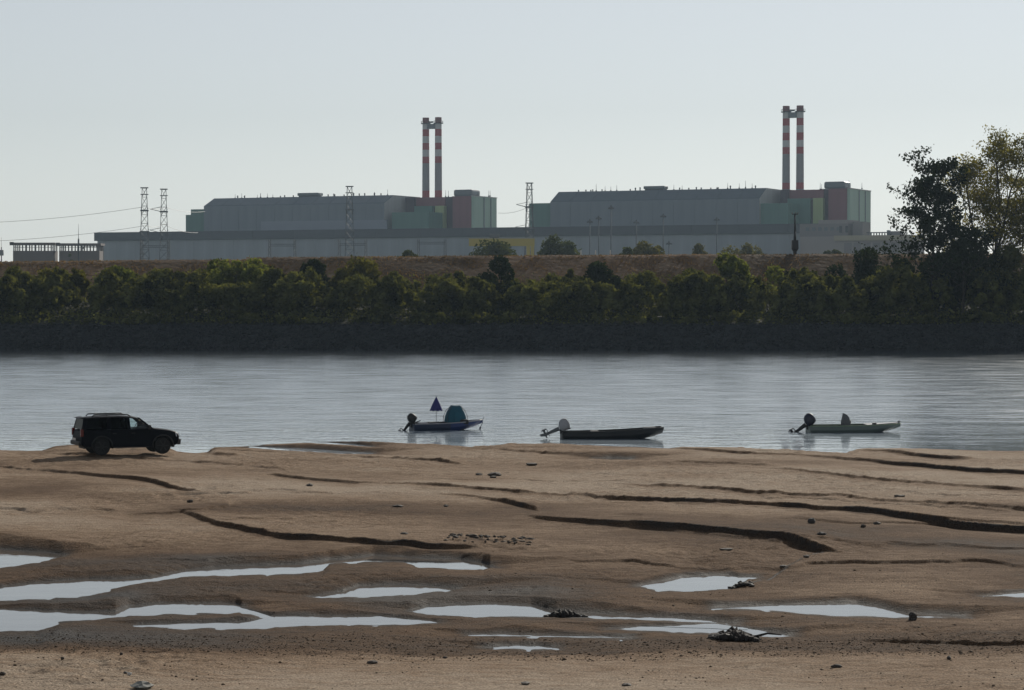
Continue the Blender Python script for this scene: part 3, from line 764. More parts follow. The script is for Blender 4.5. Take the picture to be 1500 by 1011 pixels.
# riverside trees with limbs
def grow_tree(name, base, H, label, leafm, seed, spread=0.35, n_main=6, leaves=14, lsize=0.24, clear=0.22, droop=0.0, trunks=1, up=0.75, r0=0.32, fill=0.0, cl=0.55):
    rnd = random.Random(seed); rg = np.random.RandomState(seed)
    e = empty(name, base); tag(e, label, 'tree')
    b = MB(); tips = []
    def branch(p, d, L, r, lvl):
        pts = [p]; rs = [r]; q = p.copy(); dd = d.copy(); ns = 5 if lvl < 2 else 3
        for i in range(ns):
            dd = (dd + Vector((rnd.gauss(0, .12), rnd.gauss(0, .12), rnd.gauss(0.03 - droop * lvl * 0.1, .09)))).normalized()
            q = q + dd * (L / ns); pts.append(q.copy()); rs.append(r * (1 - 0.72 * (i + 1) / ns))
        b.path(pts, rs, 6 if lvl < 2 else 4)
        if lvl >= 3:
            tips.append(pts[-1]); tips.append(pts[-2]); return
        nb = {0: n_main, 1: 6, 2: 4}[lvl]
        for k in range(nb):
            t = rnd.uniform(clear if lvl == 0 else 0.25, 1.0)
            if lvl == 0: t = clear + (1 - clear) * (k + rnd.random() * 0.8) / nb
            idx = min(int(t * ns), ns - 1); fr = t * ns - idx
            o_ = pts[idx].lerp(pts[idx + 1], fr)
            az = rnd.uniform(0, 6.283) if lvl else (k * 2.4 + rnd.uniform(-.4, .4))
            side = Vector((math.cos(az), math.sin(az), 0))
            nd = (dd * (up if lvl == 0 else 0.6) * (0.5 + 0.8 * t) + side * (1.0 if lvl == 0 else 0.85) + Vector((0, 0, 0.22 - droop * 0.3))).normalized()
            LL = L * {0: spread * (1.25 - 0.75 * t), 1: 0.52, 2: 0.5}[lvl] * rnd.uniform(0.75, 1.15)
            branch(o_, nd, LL, max(0.02, rs[idx] * 0.55), lvl + 1)
        tips.append(pts[-1])
    for k in range(trunks):
        off_ = Vector((rnd.uniform(-.5, .5), rnd.uniform(-.5, .5), -0.4)) if trunks > 1 else Vector((0, 0, -0.4))
        ln = Vector((rnd.uniform(-.16, .16), rnd.uniform(-.1, .1), 1)).normalized() if trunks > 1 else Vector((0, 0, 1))
        branch(off_, ln, H * 0.93 * rnd.uniform(0.85, 1), r0, 0)
    b.build('trunk', M['bark'], e, smooth=True)
    T = np.array([t[:] for t in tips])
    k = rg.randint(0, len(T), len(T) * leaves)
    P = T[k] + rg.normal(size=(len(k), 3)) * cl * np.array([1, 1, 0.8])
    P = P[P[:, 2] > H * 0.08]
    v, f = leaf_quads(P, lsize, rg)
    link('crown', np_mesh('crown', v, f), e, [leafm])
    return e
def tree_at(px, Y, top):
    p = at(px, top, Y); z = bank_z(p.x, Y); return (p.x, Y, z), p.z - z
bp_, H_ = tree_at(1364, 334, 208)
grow_tree('riverside_tree', bp_, H_, 'dark green tree at the left of the riverside group', M['leaf_dark'], 8, spread=0.33, n_main=22, leaves=7, lsize=0.25, clear=0.10, up=0.7, r0=0.28, cl=0.36)
bp_, H_ = tree_at(1442, 342, 206)
grow_tree('riverside_tree', bp_, H_, 'tallest yellow green tree with bare upper twigs by the river', M['leaf_yellow'], 12, spread=0.36, n_main=13, leaves=8, lsize=0.18, clear=0.25, up=1.3, trunks=3, r0=0.28, cl=0.42)
bp_, H_ = tree_at(1508, 345, 238)
grow_tree('riverside_tree', bp_, H_, 'yellowish tree cut by the right edge of the photo', M['leaf_yellow'], 23, spread=0.36, n_main=13, leaves=9, lsize=0.18, clear=0.15, up=1.2, r0=0.28, trunks=2, cl=0.48)
bp_, H_ = tree_at(1410, 331, 318)
grow_tree('riverside_tree', bp_, H_, 'lower dark tree filling the gap below the two tall ones', M['leaf_dark'], 31, spread=0.5, n_main=12, leaves=8, lsize=0.24, clear=0.12, up=0.6, r0=0.2, cl=0.42)

# trees on the plain in front of the plant
FT = [(600, 365, 36, 620, 'leaf_far', 'low dark hedge tree left of the yellow crane'),
      (726, 347, 64, 640, 'leaf_far', 'round grey green tree in front of the yellow crane'),
      (814, 341, 66, 640, 'leaf_far', 'largest round tree right of the yellow crane'),
      (918, 361, 36, 600, 'leaf_far', 'small dark tree left of the broad olive one'),
      (946, 351, 56, 620, 'leaf_far_olive', 'broad olive tree in front of the right hall'),
      (1022, 350, 30, 660, 'leaf_far_olive', 'slender pale olive tree right of the broad one'),
      (1092, 350, 62, 660, 'leaf_far_olive', 'wide olive tree in front of the grey hall wall'),
      (1212, 359, 18, 700, 'leaf_far', 'left one of the small dark trees by the pale building'),
      (1228, 357, 22, 700, 'leaf_far', 'right one of the small dark trees by the pale building'),
      (38, 0, 0, 0, '', '')]
for i, (px, top, pw, Y, lm, lb) in enumerate(FT[:-1]):
    p = at(px, top, Y); H = p.z - 11.5
    make_shrub('plain_tree', p.x, Y, pw * Y / F, H, M[lm], lb, 'tree', None, np.random.RandomState(300 + i), n=3200, z=11.5, size=0.42, stems=5, barkm=M['bark_far'])

# ------------------------------------------------------------------ power plant, in a frame turned to the river
O = Vector((-47.0, 1440.0, 0)); ux, uy = 0.909, -0.4168; bx, by = 0.4168, 0.909
PROT = math.atan2(uy, ux)
GZ = 11.5
def S(px, w):
    t = (px - 750) / F
    return (t * (O.y + w * by) - O.x - w * bx) / (ux - t * uy)
def DEP(s, w): return O.y + s * uy + w * by
def ZZ(py, px, w):
    return CH + (HZ - py) / F * DEP(S(px, w), w)
def plant_empty(name, s, w, label, cat, group=None):
    e = empty(name, (O.x + s * ux + w * bx, O.y + s * uy + w * by, GZ), PROT)
    e['s0'] = s; e['w0'] = w
    return tag(e, label, cat, group)
def pbox(name, m, e, s0, s1, w0, w1, z0, z1, bevel=0.0):
    """box in plant coordinates (absolute heights), child of the empty e"""
    a, c = e['s0'], e['w0']
    return MB().box(s0 - a, s1 - a, w0 - c, w1 - c, z0 - GZ, z1 - GZ).build(name, m, e, bevel=bevel)

# long low hall in front
wf = -75.0
s0, s1 = S(141, wf), S(1232, wf)
zt, zf = 43.8, 38.8
e = plant_empty('turbine_hall', (s0 + s1) / 2, wf, 'long low grey turbine hall with dark roof edge across the plant front', 'building')
pbox('wall', M['turb_wall'], e, s0 + 1, s1, wf, wf + 38, GZ, zf)
pbox('roof', M['fascia'], e, s0 - 0.5, s1 + 0.5, wf - 1.2, wf + 38.6, zf + 0.003, zt)
n = 34; dw = (s1 - s0 - 2) / n
pm = MB().box(0.12, dw - 0.12, -0.16, 0.0, 0, zf - GZ - 0.4).build('wall_panel', M['turb_wall'], e)
pm.location = (s0 + 1 - e['s0'], -0.003, 0)
for k in range(1, n):
    c = pm.copy(); col.objects.link(c); c.location = (s0 + 1 + k * dw - e['s0'], -0.003, 0)
fm = MB().box(0.1, dw * 2 - 0.1, -0.2, 0.0, 0, zt - zf - 0.5).build('fascia_panel', M['fascia'], e)
fm.location = (s0 + 1 - e['s0'], -1.203, zf + 0.25 - GZ)
for k in range(1, n // 2):
    c = fm.copy(); col.objects.link(c); c.location = (s0 + 1 + 2 * k * dw - e['s0'], -1.203, zf + 0.25 - GZ)
e_turb = e

def unit(A, which):
    """one twin reactor unit; A holds the photo columns of its main edges"""
    wh = -36.0
    sl, sr = S(A['hl'], wh), S(A['hr'], wh)
    ze, zr = A['ze'], A['zr']
    e = plant_empty('reactor_hall', (sl + sr) / 2, wh, A['label'], 'building', 'the two reactor halls')
    a, c = e['s0'], e['w0']
    # hall: wall, sloping roof edge, flat roof
    prof = [(wh, GZ), (wh, ze), (wh + 12, zr), (wh + 46, zr), (wh + 56, ze), (wh + 56, GZ)]
    def ring(s): return [(s - a, w - c, z - GZ) for w, z in prof]
    MB().add(ring(sl) + ring(sr), [(0, 1, 7, 6), (4, 5, 11, 10), (5, 0, 6, 11)]).build('wall', M['hall'], e)
    MB().add(ring(sl) + ring(sr), [(1, 2, 8, 7), (2, 3, 9, 8), (3, 4, 10, 9)]).build('roof', M['hall_roof'], e)
    MB().add(ring(sl), [(5, 4, 3, 2, 1, 0)]).build('gable', M['hall_pale'], e)
    MB().add(ring(sr), [(0, 1, 2, 3, 4, 5)]).build('gable', M['hall_pale'], e)
    nb = 10; dw = (sr - sl) / nb
    pm = MB().box(0.15, dw - 0.15, -0.2, -0.003, 22.5, ze - GZ - 0.6).build('wall_panel', M['hall'], e)
    pm.location = (sl - a, 0, 0)
    for k in range(1, nb):
        q = pm.copy(); col.objects.link(q); q.location = (sl + k * dw - a, 0, 0)
    # roof sheets on the slope
    nrm = Vector((0, -(zr - ze), 12)).normalized() * 0.15
    pts = [(0.12, 0.3, 0.3 * (zr - ze) / 12), (dw - 0.12, 0.3, 0.3 * (zr - ze) / 12), (dw - 0.12, 11.7, 11.7 * (zr - ze) / 12), (0.12, 11.7, 11.7 * (zr - ze) / 12)]
    v = [Vector(p) + nrm for p in pts] + [Vector(p) for p in pts]
    rp = MB().add(v, [(0, 1, 2, 3), (0, 4, 5, 1), (1, 5, 6, 2), (2, 6, 7, 3), (3, 7, 4, 0)]).build('roof_panel', M['hall_roof'], e)
    rp.location = (sl - a, 0, ze - GZ)
    for k in range(1, nb):
        q = rp.copy(); col.objects.link(q); q.location = (sl + k * dw - a, 0, ze - GZ)
    # annex band
    if A.get('band'):
        pbox('annex', M['blueband'], e, S(A['band'][0], wh - 2), S(A['band'][1], wh - 2), wh - 1.6, wh - 0.21, GZ, A['band'][2])
    # left green block with step
    g = A['gl']
    pbox('green_block', M['teal'], e, S(g[0], wh + 2), sl + 2, wh + 2, wh + 30, GZ, g[2])
    if g[1]: pbox('green_block', M['teal'], e, S(g[1], wh + 2), S(g[0], wh + 2) - 0.003, wh + 2.4, wh + 26, GZ, g[3])
    # right part: maroon tower with painted shade, maroon strip, green blocks
    d0, d1, d2, m1, g2 = A['d0'], A['d1'], A['d2'], A['m1'], A['g2']
    zt = A['zt']
    pbox('dark_shaft', M['maroon_shade'], e, S(d0, -12), S(d1, -12), -12, 12, GZ, zt)
    pbox('maroon_wall', M['maroon'], e, S(d1, -12) + 0.003, S(d2, -10), -10, 14, GZ, zt - 0.2)
    pbox('teal_block', M['teal'], e, S(A['t0'], -34), S(A['t1'], -34), -34, -16, GZ, A['tz'])
    pbox('teal_tower', M['teal'], e, S(A['v0'], -15.5), S(A['v1'], -15.5), -15.5, -10.003, GZ, A['vz'])
    sv = S(A['v1'], -15.5)
    pbox('lime_wall', M['lime'], e, sv + 1.2, sv + 2.2 + (S(A['v2'], -14.0) - sv - 2.2), -14.0, -10.01, GZ, A['vz'] + 0.1)
    pbox('gap_shaft', M['maroon_shade'], e, sv + 0.003, sv + 1.197, -13.0, -10.01, GZ, A['vz'] - 0.8)
    # big block on the right: shade-coloured recess, maroon front, green side
    pbox('recess', M['maroon_shade'], e, S(d2, -10) + 0.003, S(A['r1'], -10), -9, 14, GZ, zt - 0.1)
    sm0, sm1 = S(A['r1'], -14) + 0.0, S(m1, -14)
    pbox('maroon_block', M['maroon'], e, S(A['r1'], -14), sm1, -14, 14, GZ, zt)
    w1 = -14.0
    while (lambda w: 750 + F * (O.x + sm1 * ux + w * bx) / DEP(sm1, w))(w1) < g2: w1 += 0.5
    pbox('green_side', M['green'], e, sm1 + 0.003, sm1 + 1.5, -13.4, w1, GZ, zt - 0.25)
    for fr in (0.42, 0.72):
        wp = -13.4 + (w1 + 13.4) * fr
        pbox('downpipe', M['tank'], e, sm1 + 1.503, sm1 + 1.9, wp, wp + 0.8, GZ, zt - 0.6)
    pbox('roof_coping', M['hall_pale'], e, sm1 - 0.2, sm1 + 1.8, -13.6, w1 + 0.2, zt - 0.245, zt + 0.25)
    # tank on the roof
    k0, k1 = S(A['k0'], -6), S(A['k1'], -6)
    pbox('roof_tank', M['tank'], e, k0, k1, -6, 6, zt + 0.3, zt + A['kh'], bevel=1.0)
    pbox('tank_plinth', M['hall_pale'], e, k0 - 0.6, k1 + 0.6, -7, 7, zt + 0.003, zt + 0.297)
    # hall roof plant and rods
    f0, f1 = S(A['f0'], wh + 18), S(A['f1'], wh + 18)
    fb = pbox('roof_cooler', M['tank'], e, f0, f1, wh + 16, wh + 22, zr + 0.8, zr + 2.5, bevel=0.4)
    pbox('cooler_base', M['steel_dark'], e, f0 + 0.8, f1 - 0.8, wh + 16.5, wh + 21.5, zr + 0.003, zr + 0.797)
    rnd = random.Random(A['seed'])
    vent = MB().tube((0, 0, 0), (0, 0, 1), 0.35, 0.35, 6).tube((0, 0, 0.75), (0, 0, 1.15), 0.6, 0.25, 6).build('roof_vent', M['steel_dark'], e)
    rod = MB().tube((0, 0, 0), (0, 0, 2.6), 0.16, 0.08, 5).box(-0.3, 0.3, -0.3, 0.3, 0, 0.5).build('lightning_rod', M['steel_dark'], e)
    vent.location = (sl + 20 - a, 14, zr - GZ); rod.location = (sl + 31 - a, 14, zr - GZ)
    for i in range(30):
        src = rod if rnd.random() < 0.45 else vent
        s_ = sl + 8 + (sr - sl - 12) * (i + rnd.random()) / 30
        if f0 - 1 < s_ < f1 + 1: continue
        q = src.copy(); col.objects.link(q); q.location = (s_ - a, 13.2 + rnd.random() * 6, zr - GZ); q.scale = (1, 1, rnd.uniform(0.8, 1.7))
    for px in A['ant']:
        q = rod.copy(); col.objects.link(q); q.location = (S(px, 0) - a, 0 - c, zt - GZ); q.scale = (1, 1, rnd.uniform(1.2, 2.0))
    # twin stacks
    for kind in (0,):
        sA, sB = S(A['st'][0], 6), S(A['st'][1], 6)
        se = plant_empty('twin_stack', (sA + sB) / 2, 6, A['stlabel'], 'chimney', 'the two striped twin stacks')
        ztop = A['ztop']; f = lambda y: CH + (HZ - y) / F * DEP((sA + sB) / 2, 6)
        ys = A['bands']
        for sx in (sA, sB):
            b = MB(); r_b, r_t = 2.2, 1.95
            zz = [GZ] + [f(y) for y in ys]
            def rad(z): return r_b + (r_t - r_b) * (z - zz[1]) / (zz[-1] - zz[1])
            mi = [2, 0, 2, 0, 1, 0, 1, 0, 1, 3]
            for k in range(len(zz) - 1):
                b.tube((0, 0, zz[k] - GZ), (0, 0, zz[k + 1] - GZ), max(rad(zz[k]), 0), rad(zz[k + 1]), 20, mi[k], cap=(k == len(zz) - 2))
            so = b.build('stack', [M['stk_red'], M['stk_white'], M['stk_grey'], M['stk_cap']], se, smooth=True, auto=40)
            so.location = (sx - se['s0'], 0, 0)
            zp = f(ys[-2]) - GZ
            po = MB().tube((0, 0, zp - 0.2), (0, 0, zp + 0.25), 2.9, 2.9, 20).build('platform', M['steel_dark'], se); po.location = so.location
            b = MB()
            for i in range(12):
                t = i * math.pi / 6; b.tube((2.8 * math.cos(t), 2.8 * math.sin(t), zp + .25), (2.8 * math.cos(t), 2.8 * math.sin(t), zp + 1.4), 0.07, n=4)
            b.path([(2.8 * math.cos(i * math.pi / 12), 2.8 * math.sin(i * math.pi / 12), zp + 1.4) for i in range(25)], 0.07, 4)
            ro = b.build('railing', M['steel_dark'], se); ro.location = so.location
        zp = f(ys[-2]); zq = f(ys[-3])
        pbox('bridge', M['tank'], se, sA + 1.7, sB - 1.7, 4.4, 7.6, zq + 0.3, zp - 0.3)
        pbox('bridge_rail', M['steel_dark'], se, sA + 2.6, sB - 2.6, 4.3, 4.395, zp + 0.2, zp + 1.2)
    return e

unit(dict(label='left reactor hall with grey sloped roof and maroon and green end blocks', seed=1, hl=299, hr=563, ze=59.9, zr=65.0, band=(382, 566, 50.2),
          gl=(280, 272, ZZ(307, 280, -34), ZZ(315, 272, -34)), d0=594, d1=607, d2=652, m1=690, g2=724, zt=ZZ(288.5, 640, -12), t0=574, t1=628, tz=ZZ(311, 600, -34),
          v0=607, v1=633, v2=650, vz=ZZ(302, 630, -15), r1=663, k0=664, k1=691, kh=4.2, f0=438, f1=469, ant=(653, 657, 700, 716, 718), st=(624, 642.3), ztop=0,
          bands=[289.6, 279.5, 239.5, 229.8, 219.8, 210, 200, 190, 181.5, 172.8],
          stlabel='left pair of red and white striped stacks joined by a bridge'), 0)
unit(dict(label='right reactor hall with grey sloped roof beside the pale buildings', seed=2, hl=806, hr=1112, ze=58.9, zr=65.0,
          gl=(775, None, ZZ(298, 790, -34), 0), d0=1143, d1=1154, d2=1206, m1=1240, g2=1271, zt=ZZ(277.5, 1180, -12), t0=1114, t1=1154, tz=ZZ(298, 1130, -34),
          v0=1153, v1=1186, v2=1205, vz=ZZ(291, 1170, -15), r1=1213, k0=1206, k1=1237, kh=4.2, f0=944, f1=975, ant=(1201, 1203, 1243, 1262), st=(1151, 1171.3), ztop=0,
          bands=[277.5, 268, 226, 216, 206, 195, 184.5, 174, 164.5, 155.7],
          stlabel='right pair of red and white striped stacks joined by a bridge'), 1)

# pale buildings at the right
e = plant_empty('pale_building', S(1245, -110), -110, 'pale rendered low building in front of the right green block', 'building')
wq = -112
pbox('wall', M['pale'], e, S(1172, wq), S(1335, wq), wq, wq + 24, GZ, ZZ(346.5, 1220, wq))
pbox('roof_edge', M['cream'], e, S(1222, wq), S(1336, wq), wq - 1, wq + 24.5, ZZ(353, 1220, wq), ZZ(345.5, 1220, wq))
pbox('upper_storey', M['pale2'], e, S(1171, wq + 8), S(1241, wq + 8), wq + 8, wq + 28, ZZ(347, 1200, wq), ZZ(328, 1200, wq + 8))
pbox('upper_block', M['pale'], e, S(1205, wq + 18), S(1248, wq + 18), wq + 10.5, wq + 30, ZZ(347, 1200, wq), ZZ(322.5, 1225, wq + 12))
pbox('side_block', M['pale2'], e, S(1248.5, wq + 12), S(1263, wq + 12), wq + 12, wq + 26, ZZ(347, 1200, wq), ZZ(325, 1250, wq + 12))
zb = ZZ(328, 1200, wq + 8)
for px in (1229, 1238):
    pbox('window', M['steel_dark'], e, S(px, wq + 7.9), S(px + 4, wq + 7.9), wq + 7.8, wq + 8.1, zb - 4.6, zb - 1.2)
for k, px in enumerate(range(1180, 1226, 9)):
    pbox('window', M['tank'], e, S(px, wq + 7.9), S(px + 5, wq + 7.9), wq + 7.85, wq + 8.1, zb - 3.6, zb - 1.8)
for k, px in enumerate(range(1236, 1320, 14)):
    pbox('wall_panel', M['pale2'], e, S(px, wq - .2), S(px + 11, wq - .2), wq - 0.2, wq - 0.003, GZ, ZZ(356, 1220, wq))
pbox('roof_hut', M['pale2'], e, S(1302, wq + 6), S(1320, wq + 6), wq + 4, wq + 10, ZZ(345.4, 1220, wq), ZZ(339, 1310, wq + 6))
pbox('roof_duct', M['tank'], e, S(1301, wq + 6), S(1305, wq + 6), wq + 3, wq + 5, ZZ(345.4, 1220, wq), ZZ(337.5, 1310, wq + 6))
zr0, zr1 = ZZ(345.4, 1220, wq), ZZ(341.5, 1285, wq)
pbox('roof_rail', M['steel'], e, S(1268, wq), S(1301, wq), wq + 1, wq + 1.5, zr1, zr1 + 0.5)
for px in range(1270, 1301, 4):
    pbox('rail_post', M['steel'], e, S(px, wq), S(px, wq) + 0.5, wq + 1.0, wq + 1.5, zr0, zr1 - 0.003)
pbox('roof_mast', M['steel_dark'], e, S(1323.5, wq), S(1323.5, wq) + 0.5, wq + 3, wq + 3.5, zr0, ZZ(328, 1323, wq))

# ------------------------------------------------------------------ pylons, masts, frames, crane
def lattice(b, w0, w1, z0, z1, n, r):
    """square lattice shaft"""
    def cor(z):
        w = w0 + (w1 - w0) * (z - z0) / (z1 - z0); return [Vector((x * w, y * w, z)) for x, y in ((-1, -1), (1, -1), (1, 1), (-1, 1))]
    lv = [z0 + (z1 - z0) * i / n for i in range(n + 1)]
    for i in range(4):
        b.tube(cor(z0)[i], cor(z1)[i], r, r, 4)
    for k in range(n):
        a, c = cor(lv[k]), cor(lv[k + 1])
        for i in range(4):
            j = (i + 1) % 4
            b.tube(a[i], c[j], r * 0.6, n=3, cap=False); b.tube(a[j], c[i], r * 0.6, n=3, cap=False); b.tube(c[i], c[j], r * 0.6, n=3, cap=False)
def pylon(px, top, Y, label, armside=0, wb=2.5, wt=1.0, rz=0.12):
    p = at(px, top, Y); H = p.z - GZ
    e = empty('pylon', (p.x, Y, GZ), rz); tag(e, label, 'pylon', 'lattice pylons before the plant')
    b = MB(); lattice(b, wb, wt, 0, H, 11, 0.15)
    b.build('lattice_shaft', M['steel_far'], e)
    for fr in (0.55, 0.77):
        z = H * fr; w = wb + (wt - wb) * fr
        b = MB()
        b.box(-w - 0.5, w + 0.5, -w - 0.2, -w, z - 0.35, z + 0.35)
        b.box(-w - 0.5, w + 0.5, w, w + 0.2, z - 0.35, z + 0.35)
        b.box(-w - 0.3, -w, -w, w, z + 0.9, z + 1.3); b.box(w, w + 0.3, -w, w, z + 0.9, z + 1.3)
        if armside:
            tip = Vector((armside * (w + 5), 0, z + 1.2))
            for yy in (-w, w): b.tube((armside * w, yy, z), tip, 0.16, n=4); b.tube((armside * w, yy, z + 2.2), tip, 0.13, n=4)
        b.build('cross_arm', M['steel_far'], e)
        for yy in (-w - 0.1, w + 0.1):
            for xx in (-w, w):
                b = MB()
                for q in range(4): b.tube((xx, yy, z - 0.4 - q * 0.5), (xx, yy, z - 0.75 - q * 0.5), 0.28, 0.12, 6)
                b.build('insulator', M['steel_dark'], e)
    MB().box(-wt - .8, wt + .8, -.3, .3, H, H + 0.5).box(-wt - .8, wt + .8, -.2, .2, H - 3, H - 2.6).build('top_frame', M['steel'], e)
    b = MB()
    for sx in (-1, 1):
        for sy in (-1, 1): b.box(sx * wb - .6, sx * wb + .6, sy * wb - .6, sy * wb + .6, -0.5, 0.5)
    b.build('footing', M['stk_grey'], e)
    return e, H
pylon(211.5, 276, 1120, 'left one of the two tall lattice pylons by the low hall', 0)
pylon(240, 278, 1150, 'right one of the two tall lattice pylons, with side arms', -1)
pylon(512, 274, 1180, 'lattice pylon in front of the left reactor hall', 0, 2.6, 1.1)
pylon(775.5, 269, 1190, 'lattice pylon in the gap between the reactor halls', -1, 2.6, 1.1)

def wire(p0, p1, sag, label):
    b = MB(); pts = []
    for i in range(25):
        t = i / 24; p = Vector(p0).lerp(Vector(p1), t); p.z -= sag * 4 * t * (1 - t); pts.append(p)
    b.path(pts, 0.075, 4)
    tag(b.build('power_line', M['steel_dark']), label, 'cable', 'power lines at the left pylons')
wire(at(-160, 328, 1000), at(211, 303, 1120), 2.5, 'upper power line running from the left edge to the left pylon')
wire(at(-160, 355, 1000), at(211, 331, 1120), 2.5, 'lower power line running from the left edge to the left pylon')
wire(at(212, 303, 1120), at(240, 304, 1150), 1.0, 'upper power line between the two left pylons')
wire(at(212, 330, 1120), at(240, 329, 1150), 1.0, 'lower power line between the two left pylons')
wire(at(240, 303, 1150), at(300, 310, 1345), 1.2, 'upper power line from the right pylon to the left hall')
wire(at(240, 329, 1150), at(290, 341, 1345), 1.2, 'lower power line from the right pylon to the low hall')
wire(at(775, 303, 1190), at(730, 312, 1345), 1.2, 'power line from the middle gap pylon towards the left hall')

def portal(x0, x1, top, beam, Y, label):
    a, c = at(x0, top, Y), at(x1, top, Y); zb = at(x0, beam, Y).z
    e = empty('line_portal', ((a.x + c.x) / 2, Y, GZ)); tag(e, label, 'portal frame', 'steel line portals before the low hall')
    h = (c.x - a.x) / 2
    for sx in (-1, 1):
        b = MB(); lattice(b, 0.8, 0.5, 0, a.z - GZ, 9, 0.16); o = b.build('post', M['steel_far'], e); o.location = (sx * h, 0, 0)
    b = MB()
    for yy in (-.5, .5):
        for zz in (0, 1.0): b.box(-h, h, yy - .1, yy + .1, zb - GZ + zz, zb - GZ + zz + 0.22)
    for i in range(14):
        x = -h + 2 * h * i / 14; b.tube((x, 0, zb - GZ), (x + h / 7, 0, zb - GZ + 1.1), 0.12, n=4)
    b.build('beam', M['steel_far'], e)
portal(395, 432, 351, 361, 1230, 'line portal under the middle of the left hall')
portal(497, 536, 351, 360, 1230, 'line portal straddling the pylon of the left hall')
portal(613, 652, 351, 358, 1230, 'line portal left of the yellow crane')
portal(208, 247, 352, 363, 1215, 'line portal at the feet of the two left pylons')
portal(122, 150, 360, 362, 1200, 'line portal at the left corner of the low hall')

def mast(px, top, Y, label, r=0.38):
    p = at(px, top, Y); H = p.z - GZ
    e = empty('floodlight_mast', (p.x, Y, GZ)); tag(e, label, 'light mast', 'floodlight masts before the right hall')
    MB().tube((0, 0, 0), (0, 0, H), r, r * 0.6, 8).build('pole', M['steel_far'], e, smooth=True)
    MB().tube((0, 0, H - 1.2), (0, 0, H - .9), 1.2, 1.2, 10).tube((0, 0, H - .9), (0, 0, H), 0.5, 0.3, 8).build('head_frame', M['steel_far'], e)
    for i in range(6):
        t = i * math.pi / 3; M_ = Matrix.Translation((1.15 * math.cos(t), 1.15 * math.sin(t), H - 1.5)) @ Matrix.Rotation(t, 4, 'Z')
        MB().box(-.15, .35, -.35, .35, -.3, .3, 0, M_).build('floodlight', M['steel_far'], e)
for px, top, lb in ((864, 321, 'faint short light mast left of the slim pair'), (877, 316, 'light mast left of the tallest one'), (895, 301, 'tallest light mast before the right hall'),
                    (932, 322, 'faint light mast right of the tallest one'), (971.5, 313, 'light mast at the middle of the right hall'), (1050, 318, 'light mast near the right end of the grey hall')):
    mast(px, top, 1190, lb)
mast(980, 353, 1190, 'short light mast beside the broad olive tree')

# yellow gantry crane
Yc = 1000
a0, a1 = at(687, 349, Yc), at(783, 349, Yc)
e = empty('gantry_crane', ((a0.x + a1.x) / 2, Yc, GZ)); tag(e, 'yellow gantry crane partly hidden by two round trees', 'crane')
hx = (a1.x - a0.x) / 2; zb0, zb1 = at(700, 360.5, Yc).z - GZ, at(700, 350, Yc).z - GZ
for yy in (-2.2, 2.2): MB().box(-hx, hx, yy - .6, yy + .6, zb0, zb1).build('girder', M['yellow'], e)
MB().box(-hx - .4, hx + .4, -2.9, 2.9, zb1 + .003, zb1 + 0.35).build('walkway', M['cream'], e)
for sx in (-1, 1):
    for yy in (-2.2, 2.2):
        xx = sx * (hx - 2.6)
        if sx < 0: xx = -hx + 26
        b = MB().loft([[(xx - .45, yy * 2 - .45, 0), (xx + .45, yy * 2 - .45, 0), (xx + .45, yy * 2 + .45, 0), (xx - .45, yy * 2 + .45, 0)],
                       [(xx - .75, yy - .6, zb0 - .003), (xx + .75, yy - .6, zb0 - .003), (xx + .75, yy + .6, zb0 - .003), (xx - .75, yy + .6, zb0 - .003)]])
        b.build('leg', M['yellow'], e)
MB().box(-5, -1, -1.8, 1.8, zb1 + .4, zb1 + 2.0).build('trolley', M['steel'], e, bevel=0.2)

# open pavilions at the left
def pavilion(x0, x1, label, roof=355.5, sill=367.5, Y=1000, gaps=None):
    a, c = at(x0, roof, Y), at(x1, roof, Y); zr = a.z - GZ; zs = at(x0, sill, Y).z - GZ; h = (c.x - a.x) / 2
    e = empty('pavilion', ((a.x + c.x) / 2, Y, GZ)); tag(e, label, 'pavilion', 'open pavilions at the left end')
    MB().box(-h + .4, h - .4, 0, 9, 0, zs).build('wall', M['brickwall'], e)
    MB().box(-h - .3, h + .3, -.6, 9.6, zr - 0.9, zr).build('roof', M['brickwall'], e)
    MB().box(-h - .8, -h + .8, -.8, .2, zr - 1.1, zr + .25).build('roof_end', M['steel_dark'], e)
    n = 5
    for yy in (0.25, 8.2):
        for k in range(n):
            for d in (-0.65, 0.65):
                x = -h + 1.1 + (2 * h - 2.2) * k / (n - 1) + d * (0.6 if k in (0, n - 1) else 1)
                MB().box(x - .22, x + .22, yy, yy + .45, zs + .003, zr - .903).build('post', M['brickwall'], e)
    MB().box(-h + .5, h - .5, 0.3, 0.42, zs + 1.3, zs + 1.45).build('rail', M['steel'], e)
pavilion(17.5, 80, 'left one of two open pavilions on a brown wall')
pavilion(85, 147, 'right one of two open pavilions, beside the low hall', roof=356.5)
# shrub and mast at the second pavilion
make_shrub('plain_tree', at(102, 360, 980).x, 980, 3.4, at(102, 361, 980).z - 11.5, M['leaf_far'], 'small bush showing inside the right pavilion', 'tree', None, np.random.RandomState(77), n=700, z=11.5, size=0.4, stems=3, barkm=M['bark_far'])
p = at(115, 350, 985); e = empty('antenna_mast', (p.x, 985, GZ)); tag(e, 'thin antenna mast in front of the right pavilion', 'mast')
H = p.z - GZ
MB().tube((0, 0, 0), (0, 0, H), .45, .3, 8).build('pole', M['steel_dark'], e)
MB().tube((0, 0, H), (0, 0, H + 6), .12, .05, 6).build('rod', M['steel'], e)
p = at(2, 362, 1000); e = empty('transformer_post', (p.x, 1000, GZ)); tag(e, 'pale grey post at the left edge before the pavilions', 'post')
H = p.z - GZ
MB().tube((0, 0, 0), (0, 0, H), .3, .2, 8).build('pole', M['stk_grey'], e)
MB().box(-.8, .8, -.7, .7, H - 3.5, H - 1.2).build('box', M['stk_grey'], e, bevel=.1)
